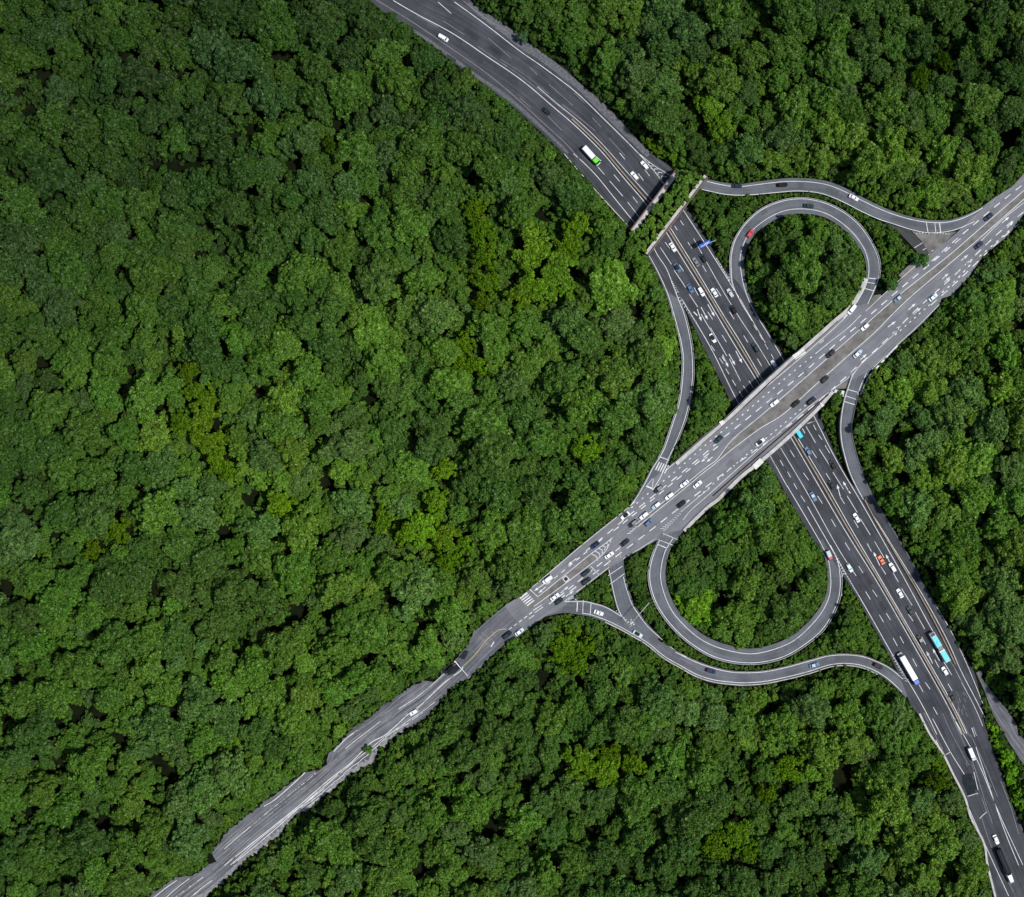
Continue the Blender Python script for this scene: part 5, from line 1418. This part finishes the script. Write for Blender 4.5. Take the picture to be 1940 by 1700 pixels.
# species tints (reflectance of the leaves)
T_DARK, T_MID, T_LIGHT = (0.039, 0.090, 0.010), (0.054, 0.121, 0.010), (0.076, 0.152, 0.012)
T_GREY, T_OLIVE, T_LIME = (0.055, 0.114, 0.020), (0.074, 0.150, 0.002), (0.12, 0.27, 0.008)
PATCH = [  # yellow-green groups in the forest: x, y, radius (px), tint
 (362, 705, 22, 'o'), (375, 745, 24, 'o'), (388, 790, 32, 'o'), (398, 835, 32, 'o'), (415, 875, 26, 'o'), (348, 800, 22, 'o'), (432, 895, 18, 'o'),
 (900, 400, 24, 'o'), (912, 440, 24, 'o'), (918, 490, 24, 'o'), (920, 535, 26, 'o'), (912, 572, 18, 'o'), (950, 480, 18, 'l'), (1010, 470, 40, 'y'), (1060, 520, 42, 'y'), (1020, 545, 34, 'y'), (985, 560, 26, 'y'), (1095, 430, 26, 'y'), (1075, 465, 26, 'y'),
 (880, 650, 22, 'o'), (900, 692, 22, 'o'), (872, 690, 18, 'o'), (840, 890, 24, 'y'), (825, 950, 26, 'y'), (800, 1000, 34, 'y'), (725, 985, 22, 'y'), (845, 1020, 28, 'y'), (880, 1030, 20, 'y'), (850, 1062, 22, 'o'), (770, 1010, 22, 'y'),
 (660, 890, 26, 'l'), (180, 1042, 20, 'o'), (228, 1004, 24, 'o'), (100, 872, 26, 'l'), (530, 955, 28, 'o'), (560, 985, 28, 'l'), (350, 615, 16, 'l'),
 (1075, 1215, 28, 'o'), (1090, 1255, 26, 'o'), (1110, 1225, 20, 'o'), (1060, 1235, 22, 'o'), (1245, 262, 24, 'o'), (1275, 290, 20, 'y'), (1222, 290, 16, 'o'),
 (1320, 1150, 32, 'L'), (1300, 1140, 18, 'L'), (1345, 1165, 16, 'L'), (1390, 1575, 32, 'o'), (1355, 1600, 28, 'o'), (1415, 1610, 22, 'o'), (1490, 1455, 28, 'o'), (1450, 1500, 20, 'o'), (1100, 1440, 34, 'o'), (1150, 1455, 34, 'o'), (1200, 1445, 24, 'o'), (1150, 1425, 22, 'y'),
 (675, 1245, 16, 'l'), (460, 1400, 24, 'l'), (1740, 150, 22, 'o'), (1785, 120, 18, 'o'), (630, 280, 18, 'o'), (465, 308, 14, 'o'), (1790, 1455, 18, 'o'), (1775, 1480, 22, 'o'), (1690, 645, 20, 'l'), (1670, 720, 24, 'l'), (1110, 855, 26, 'y'), (1130, 830, 20, 'l'),
 (690, 1110, 24, 'l'), (560, 40, 16, 'l'), (200, 30, 20, 'l'), (1060, 1080, 18, 'l'), (1300, 345, 26, 'l'), (1560, 1480, 22, 'l'), (1830, 700, 22, 'l'), (1850, 830, 26, 'l'), (1800, 870, 30, 'l'), (1375, 570, 10, 'l'), (1740, 930, 22, 'l'), (545, 700, 24, 'l'), (700, 590, 36, 'l'), (735, 560, 30, 'l'), (720, 640, 30, 'l'),
 (1895, 1440, 26, 'L'), (1880, 1395, 20, 'L'), (1915, 1480, 22, 'L'), (1930, 1520, 20, 'L'), (1850, 1660, 14, 'o'), (1340, 30, 14, 'y'), (1350, 215, 14, 'y'), (1380, 240, 14, 'y'), (1090, 220, 12, 'l'), (1190, 240, 12, 'l'),
]
GAPS = [(300, 315, 14), (335, 318, 16), (375, 316, 15), (560, 320, 12), (480, 250, 12), (90, 150, 14), (60, 215, 14), (480, 940, 14), (622, 915, 14), (568, 1160, 18), (740, 1130, 12), (620, 1165, 12), (915, 585, 10), (1030, 415, 14), (1205, 590, 14), (1170, 500, 12),
        (640, 240, 12), (1300, 195, 10), (1620, 165, 12), (1790, 250, 16), (1900, 270, 14), (1000, 1480, 14), (960, 1430, 10), (930, 1560, 16), (1010, 1600, 12), (800, 1640, 14), (1120, 1570, 12), (1595, 1460, 20), (1590, 1485, 16), (1800, 1540, 12), (1570, 1640, 16), (1030, 1280, 14), (1100, 1290, 12),
        (150, 1350, 16), (190, 1345, 16), (230, 1400, 14), (120, 1440, 12), (60, 1540, 14), (330, 1470, 18), (300, 1440, 16), (430, 480, 9), (700, 1240, 10), (800, 1180, 12), (1330, 1040, 9), (1440, 1060, 10), (1500, 1110, 10), (1365, 1125, 10), (1690, 830, 12), (1700, 905, 14), (1830, 500, 8),
        (90, 690, 12), (40, 910, 12), (250, 700, 12), (700, 760, 12), (430, 1010, 12), (300, 1120, 12), (20, 1110, 12), (960, 110, 10), (700, 380, 10), (390, 480, 8)]
TN = {'o': T_OLIVE, 'l': T_LIGHT, 'y': (0.078, 0.165, 0.004), 'L': T_LIME}
# vignette painted into the leaf tints: darkest upper left, lighter round the interchange
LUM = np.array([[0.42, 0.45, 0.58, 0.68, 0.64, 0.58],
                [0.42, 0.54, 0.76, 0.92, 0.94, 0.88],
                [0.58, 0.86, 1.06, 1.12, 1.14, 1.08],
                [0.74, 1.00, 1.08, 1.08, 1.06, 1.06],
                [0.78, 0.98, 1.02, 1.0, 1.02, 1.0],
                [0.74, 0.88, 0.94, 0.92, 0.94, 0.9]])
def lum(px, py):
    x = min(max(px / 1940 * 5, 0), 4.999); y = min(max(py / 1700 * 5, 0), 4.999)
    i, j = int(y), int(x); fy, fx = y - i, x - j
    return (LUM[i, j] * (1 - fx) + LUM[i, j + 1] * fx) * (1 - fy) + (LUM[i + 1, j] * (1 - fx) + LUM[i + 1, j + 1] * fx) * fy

_sk = rng.normal(0, 1, (8, 2)) / 95.0; _sp = rng.uniform(0, 6.28, 8)
def stand(px, py):
    # slow change of species across the forest, 0..1
    return 0.47 + 0.42 * float(np.sin(_sk @ np.array([px, py]) + _sp).mean()) * 1.6
def choose_tint(px, py):
    t = None
    for (x, y, r_, k) in PATCH:
        if (px - x) ** 2 + (py - y) ** 2 < (r_ * 1.05) ** 2:
            t = (TN[k], {'o': 'olive green', 'l': 'light green', 'y': 'yellow-green', 'L': 'bright lime green'}[k]); break
    if t is None:
        f = stand(px, py)
        q = f + rng.normal(0, 0.16)
        if q < 0.34: t = (T_DARK, 'dark green')
        elif q < 0.66: t = (T_MID, 'mid green')
        elif q < 0.80: t = (T_GREY, 'grey-green')
        else: t = (T_LIGHT, 'light green')
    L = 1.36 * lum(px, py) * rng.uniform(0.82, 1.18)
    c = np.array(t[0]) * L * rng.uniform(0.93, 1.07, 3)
    c = c * np.array([0.78 + 0.22 * min(lum(px, py), 1.05), 1.0, 1.25 - 0.25 * min(lum(px, py), 1)])  # leaves also turn cooler where the painted vignette is darker
    return tuple(c), t[1]

# land bridge: trees stand on its deck
LBP = np.array([W(p, ZL)[:2] for p in ((1280, 334), (1328, 345), (1233, 466), (1205, 437))])
def in_poly(x, y, P):
    c = False
    j = len(P) - 1
    for i in range(len(P)):
        if ((P[i][1] > y) != (P[j][1] > y)) and (x < (P[j][0] - P[i][0]) * (y - P[i][1]) / (P[j][1] - P[i][1]) + P[i][0]): c = not c
        j = i
    return c

LBB = np.array([W(p, ZL)[:2] for p in ((1288, 312), (1345, 330), (1226, 490), (1186, 440))])
trees = []    # x, y, z, r, kind index, tint, colour word, zscale
cell = {}
def near_list(x, y, rad):
    out = []
    for i in range(int((x - rad) // 12), int((x + rad) // 12) + 1):
        for j in range(int((y - rad) // 12), int((y + rad) // 12) + 1):
            out += cell.get((i, j), [])
    return out
def clearance(x, y):
    return float((np.hypot(FOOT[:, 0] - x, FOOT[:, 1] - y) - FOOT[:, 2]).min())
def add_tree(x, y, r, z=None, tint=None, kinds=None, zs=None, keep=1.0):
    if z is None: z = terrain(x, y) - 0.15
    px = to_px(x, y, z + 8)
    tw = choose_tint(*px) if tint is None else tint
    if kinds is None:
        kinds = range(0, 6) if r > 5.6 else range(6, 10) if r > 3.1 else range(10, 13)
    k = int(rng.choice(list(kinds)))
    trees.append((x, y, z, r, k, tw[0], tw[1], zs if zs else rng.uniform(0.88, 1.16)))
    cell.setdefault((int(x // 12), int(y // 12)), []).append((x, y, r * keep))
SPECIAL = {}
def special(p, r, z, tint, word, label):
    x, y, _ = W(p, z + r * 1.2)
    add_tree(x, y, r, z, (tint, word))
    SPECIAL[len(trees) - 1] = label
special((1745, 491), 4.4, ZU - 0.4, (0.055, 0.15, 0.024), 'dark green', 'round dark green tree at the kerb below the barred spur road')
special((1685, 539), 3.9, ZU - 0.4, (0.06, 0.16, 0.026), 'dark green', 'round green tree in the gore where the upper loop meets the overpass')
special((989, 73), 3.3, GZ, (0.06, 0.13, 0.05), 'light green', 'pale round tree notched into the right edge of the upper highway')
special((698, 1421), 2.5, zof('O', (698, 1422)), (0.09, 0.22, 0.02), 'green', 'small round tree planted in the worn lower left road')
special((1295, 344), 5.5, ZL, (0.10, 0.205, 0.022), 'light green', 'large light green tree on top of the planted bridge')
special((1322, 1150), 7.6, GZ, T_LIME, 'bright lime green', 'bright lime green tree inside the lower loop, the brightest there')
for p, r in (((1265, 378), 3.6), ((1248, 398), 3.8), ((1232, 420), 3.4), ((1218, 440), 3.0), ((1240, 446), 2.6), ((1262, 412), 3.0), ((1284, 384), 3.2), ((1300, 372), 2.6), ((1282, 362), 2.8), ((1226, 456), 2.6), ((1252, 426), 2.6), ((1274, 396), 2.4), ((1316, 346), 2.6), ((1222, 428), 2.4), ((1290, 328), 2.4), ((1303, 331), 2.6), ((1318, 334), 2.4), ((1205, 447), 2.4), ((1212, 459), 2.6), ((1219, 471), 2.4), ((1199, 442), 2.0), ((1328, 336), 1.8)):
    x, y, _ = W(p, ZL + 3)
    add_tree(x, y, r, ZL - 0.05, (tuple(np.array(T_LIGHT if rng.random() < 0.5 else T_MID) * 1.4), 'light green'), zs=0.75)
gx = [(WX((p[0], p[1]), 0), p[2] * S) for p in GAPS]
for _ in range(60):
    c = (rng.uniform(-250, 250), rng.uniform(-220, 220))
    if clearance(*c) > 9: gx.append((np.array(c), rng.uniform(1.2, 2.6)))
X0, X1, Y0, Y1 = -252 - 62, 252 + 62, -221 - 62, 221 + 62
for (px_, py_, r_, k_) in PATCH:
    if k_ in 'oy' and r_ >= 18:
        c_ = WX((px_, py_), 8); rr_ = r_ * S * 1.12
        if clearance(*c_) > rr_ * 0.85: add_tree(c_[0], c_[1], rr_, kinds=range(13, 16), zs=min(7.0 / rr_, 1.6) * 1.65, keep=1.6)
def throw(n, rmin, rmax, sep, edge, gapk, skew=1.0):
    xs, ys = rng.uniform(X0, X1, n), rng.uniform(Y0, Y1, n)
    rs = rmin + (rmax - rmin) * rng.random(n) ** skew
    ok = np.ones(n, bool)
    for s0 in range(0, n, 500):
        sl = slice(s0, s0 + 500)
        dd = (np.hypot(FOOT[None, :, 0] - xs[sl, None], FOOT[None, :, 1] - ys[sl, None]) - FOOT[None, :, 2]).min(axis=1)
        ok[sl] = dd > rs[sl] * edge + 0.3
    for x, y, r in zip(xs[ok], ys[ok], rs[ok]):
        if any((x - c[0]) ** 2 + (y - c[1]) ** 2 < (gr + r * gapk) ** 2 for c, gr in gx): continue
        if in_poly(x, y, LBB): continue
        if any((x - a) ** 2 + (y - b) ** 2 < ((r + q) * sep) ** 2 for a, b, q in near_list(x, y, r + 12)): continue
        add_tree(x, y, r)
throw(4000, 9.5, 13.0, 0.60, 1.02, 0.78, 1.5)
throw(15000, 6.2, 10.5, 0.57, 0.98, 0.78, 1.5)
throw(15000, 4.4, 7.0, 0.56, 0.86, 0.78)
throw(18000, 3.0, 4.6, 0.58, 0.86, 0.8)
# close every opening that is left with bushes sized to the room they have
nx, ny = int(X1 - X0), int(Y1 - Y0)
cov = np.zeros((nx, ny), bool)
def cover(x, y, r, k=0.86):
    i0, i1 = max(0, int(x - r - X0)), min(nx, int(x + r - X0) + 2)
    j0, j1 = max(0, int(y - r - Y0)), min(ny, int(y + r - Y0) + 2)
    if i1 <= i0 or j1 <= j0: return
    I, J = np.meshgrid(np.arange(i0, i1) + X0 + 0.5, np.arange(j0, j1) + Y0 + 0.5, indexing='ij')
    cov[i0:i1, j0:j1] |= (I - x) ** 2 + (J - y) ** 2 < (r * k) ** 2
for t in trees: cover(t[0], t[1], t[3])
for c, gr in gx: cover(c[0], c[1], gr + 1.3, 1.0)
cells = np.argwhere(~cov)
rng.shuffle(cells)
cx_, cy_ = cells[:, 0] + X0 + 0.5, cells[:, 1] + Y0 + 0.5
clr = np.concatenate([(np.hypot(FOOT[None, :, 0] - cx_[q:q + 400, None], FOOT[None, :, 1] - cy_[q:q + 400, None]) - FOOT[None, :, 2]).min(axis=1) for q in range(0, len(cells), 400)])
for (i, j), x, y, c in zip(cells, cx_, cy_, clr):
    if cov[i, j] or c < 0.75: continue
    x += rng.uniform(-.4, .4); y += rng.uniform(-.4, .4)
    if in_poly(x, y, LBB): continue
    r = min(c * 1.05, rng.uniform(1.8, 3.6))
    add_tree(x, y, r)
    cover(x, y, r)
n_all = len(trees)

# the 300 largest in view become trees of their own; the rest is one forest
order = sorted(range(n_all), key=lambda i: -trees[i][3])
def visible(i):
    p = to_px(trees[i][0], trees[i][1], 10)
    return -5 < p[0] < 1945 and -5 < p[1] < 1705
own = list(SPECIAL)
for i in order:
    if len(own) >= 300: break
    if i in SPECIAL or not visible(i): continue
    own.append(i)
own_set = set(own)
seen = set()
protos = {}
def tree_obj(i):
    x, y, z, r, k, tint, word, zs = trees[i]
    cm, tm, R, Ht = KINDS[k]
    e = empty('tree', (x, y, z), rng.uniform(0, 6.28))
    s = r / R
    q = rng.uniform(0.88, 1.14)
    e.scale = (s * q, s / q, s * zs)
    if i in SPECIAL:
        lab = SPECIAL[i]
    else:
        px = to_px(x, y, 10)
        a, b = round(px[0] / 19.4), round(px[1] / 17.0)
        size = 'huge' if r > 9 else 'large' if r > 7.8 else 'broad'
        lab = f'{size} {word} tree in the forest, {a}% across and {b}% down the photo'
        while lab in seen:
            b += 1
            lab = f'{size} {word} tree in the forest, {a}% across and {b}% down the photo'
        seen.add(lab)
    tag(e, lab, 'tree', 'trees of the forest')
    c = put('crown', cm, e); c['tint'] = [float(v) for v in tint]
    t = put('trunk', tm, e)
    protos.setdefault(k, (c, t))
for i in own: tree_obj(i)

# forest: every remaining tree and bush, one object (points + geometry nodes)
rest = [i for i in range(n_all) if i not in own_set]
pts = np.array([trees[i][:3] for i in rest], dtype=np.float32)
fm = bpy.data.meshes.new('forest')
fm.vertices.add(len(rest)); fm.vertices.foreach_set('co', pts.ravel())
def attr(name, typ, data, field):
    a = fm.attributes.new(name, typ, 'POINT'); a.data.foreach_set(field, np.asarray(data, dtype=np.float32 if typ != 'INT' else np.int32).ravel())
attr('kind_index', 'INT', [trees[i][4] for i in rest], 'value')
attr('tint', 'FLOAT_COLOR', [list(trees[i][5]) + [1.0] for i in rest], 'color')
el = rng.uniform(0.86, 1.16, len(rest))
attr('size', 'FLOAT_VECTOR', [(trees[i][3] / KINDS[trees[i][4]][2] * q, trees[i][3] / KINDS[trees[i][4]][2] / q, trees[i][3] / KINDS[trees[i][4]][2] * trees[i][7]) for i, q in zip(rest, el)], 'vector')
attr('turn', 'FLOAT', rng.uniform(0, 6.28, len(rest)), 'value')
fm.update()
forest = bpy.data.objects.new('forest', fm); C.objects.link(forest)
tag(forest, 'dense green broadleaf forest filling the land around the roads', 'forest', kind='stuff')
ng = bpy.data.node_groups.new('forest_nodes', 'GeometryNodeTree')
ng.interface.new_socket('Geometry', in_out='INPUT', socket_type='NodeSocketGeometry')
ng.interface.new_socket('Geometry', in_out='OUTPUT', socket_type='NodeSocketGeometry')
gi = ng.nodes.new('NodeGroupInput'); go = ng.nodes.new('NodeGroupOutput')
jn = ng.nodes.new('GeometryNodeJoinGeometry')
def named(nm, typ):
    n = ng.nodes.new('GeometryNodeInputNamedAttribute'); n.data_type = typ; n.inputs['Name'].default_value = nm
    return n.outputs['Attribute']
ki, sz, tu = named('kind_index', 'INT'), named('size', 'FLOAT_VECTOR'), named('turn', 'FLOAT')
cx = ng.nodes.new('ShaderNodeCombineXYZ'); ng.links.new(tu, cx.inputs['Z'])
er = ng.nodes.new('FunctionNodeEulerToRotation'); ng.links.new(cx.outputs[0], er.inputs[0])
spare = []
for k in range(len(KINDS)):
    if not any(trees[i][4] == k for i in rest): continue
    if k in protos: c, t = protos[k]
    else:
        # a bush shape that no single tree uses: promote one of the small ones to a tree of its own
        i = next(i for i in rest if trees[i][4] == k and visible(i))
        x, y, z, r, kk, tint, word, zs = trees[i]
        e = empty('bush' if 10 <= k < 13 else 'tree', (x, y, z), 0.0); s = r / KINDS[k][2]; e.scale = (s, s, s * zs)
        px = to_px(x, y, 5)
        a_, b_ = round(px[0] / 19.4), round(px[1] / 17)
        what = 'low' if k >= 13 else 'small'
        while (a_, b_) in seen: b_ += 1
        seen.add((a_, b_))
        bush = 10 <= k < 13
        tag(e, f'{what} {word} {"bush" if bush else "tree"} among taller trees, {a_}% across and {b_}% down the photo', 'bush' if bush else 'tree', 'bushes among the trees' if bush else 'trees of the forest')
        c = put('crown', KINDS[k][0], e); c['tint'] = [float(v) for v in tint]; t = put('trunk', KINDS[k][1], e)
    jo = ng.nodes.new('GeometryNodeJoinGeometry')
    for ob in (c, t):
        oi = ng.nodes.new('GeometryNodeObjectInfo'); oi.transform_space = 'ORIGINAL'; oi.inputs['Object'].default_value = ob
        ng.links.new(oi.outputs['Geometry'], jo.inputs[0])
    cmpn = ng.nodes.new('FunctionNodeCompare'); cmpn.data_type = 'INT'; cmpn.operation = 'EQUAL'
    ng.links.new(ki, cmpn.inputs[2]); cmpn.inputs[3].default_value = k
    ip = ng.nodes.new('GeometryNodeInstanceOnPoints')
    ng.links.new(gi.outputs[0], ip.inputs['Points']); ng.links.new(cmpn.outputs[0], ip.inputs['Selection'])
    ng.links.new(jo.outputs[0], ip.inputs['Instance']); ng.links.new(er.outputs[0], ip.inputs['Rotation']); ng.links.new(sz, ip.inputs['Scale'])
    ng.links.new(ip.outputs[0], jn.inputs[0])
ng.links.new(jn.outputs[0], go.inputs[0])
md = forest.modifiers.new('forest_nodes', 'NODES'); md.node_group = ng
print('trees', n_all, 'own', len(own), 'rest', len(rest))
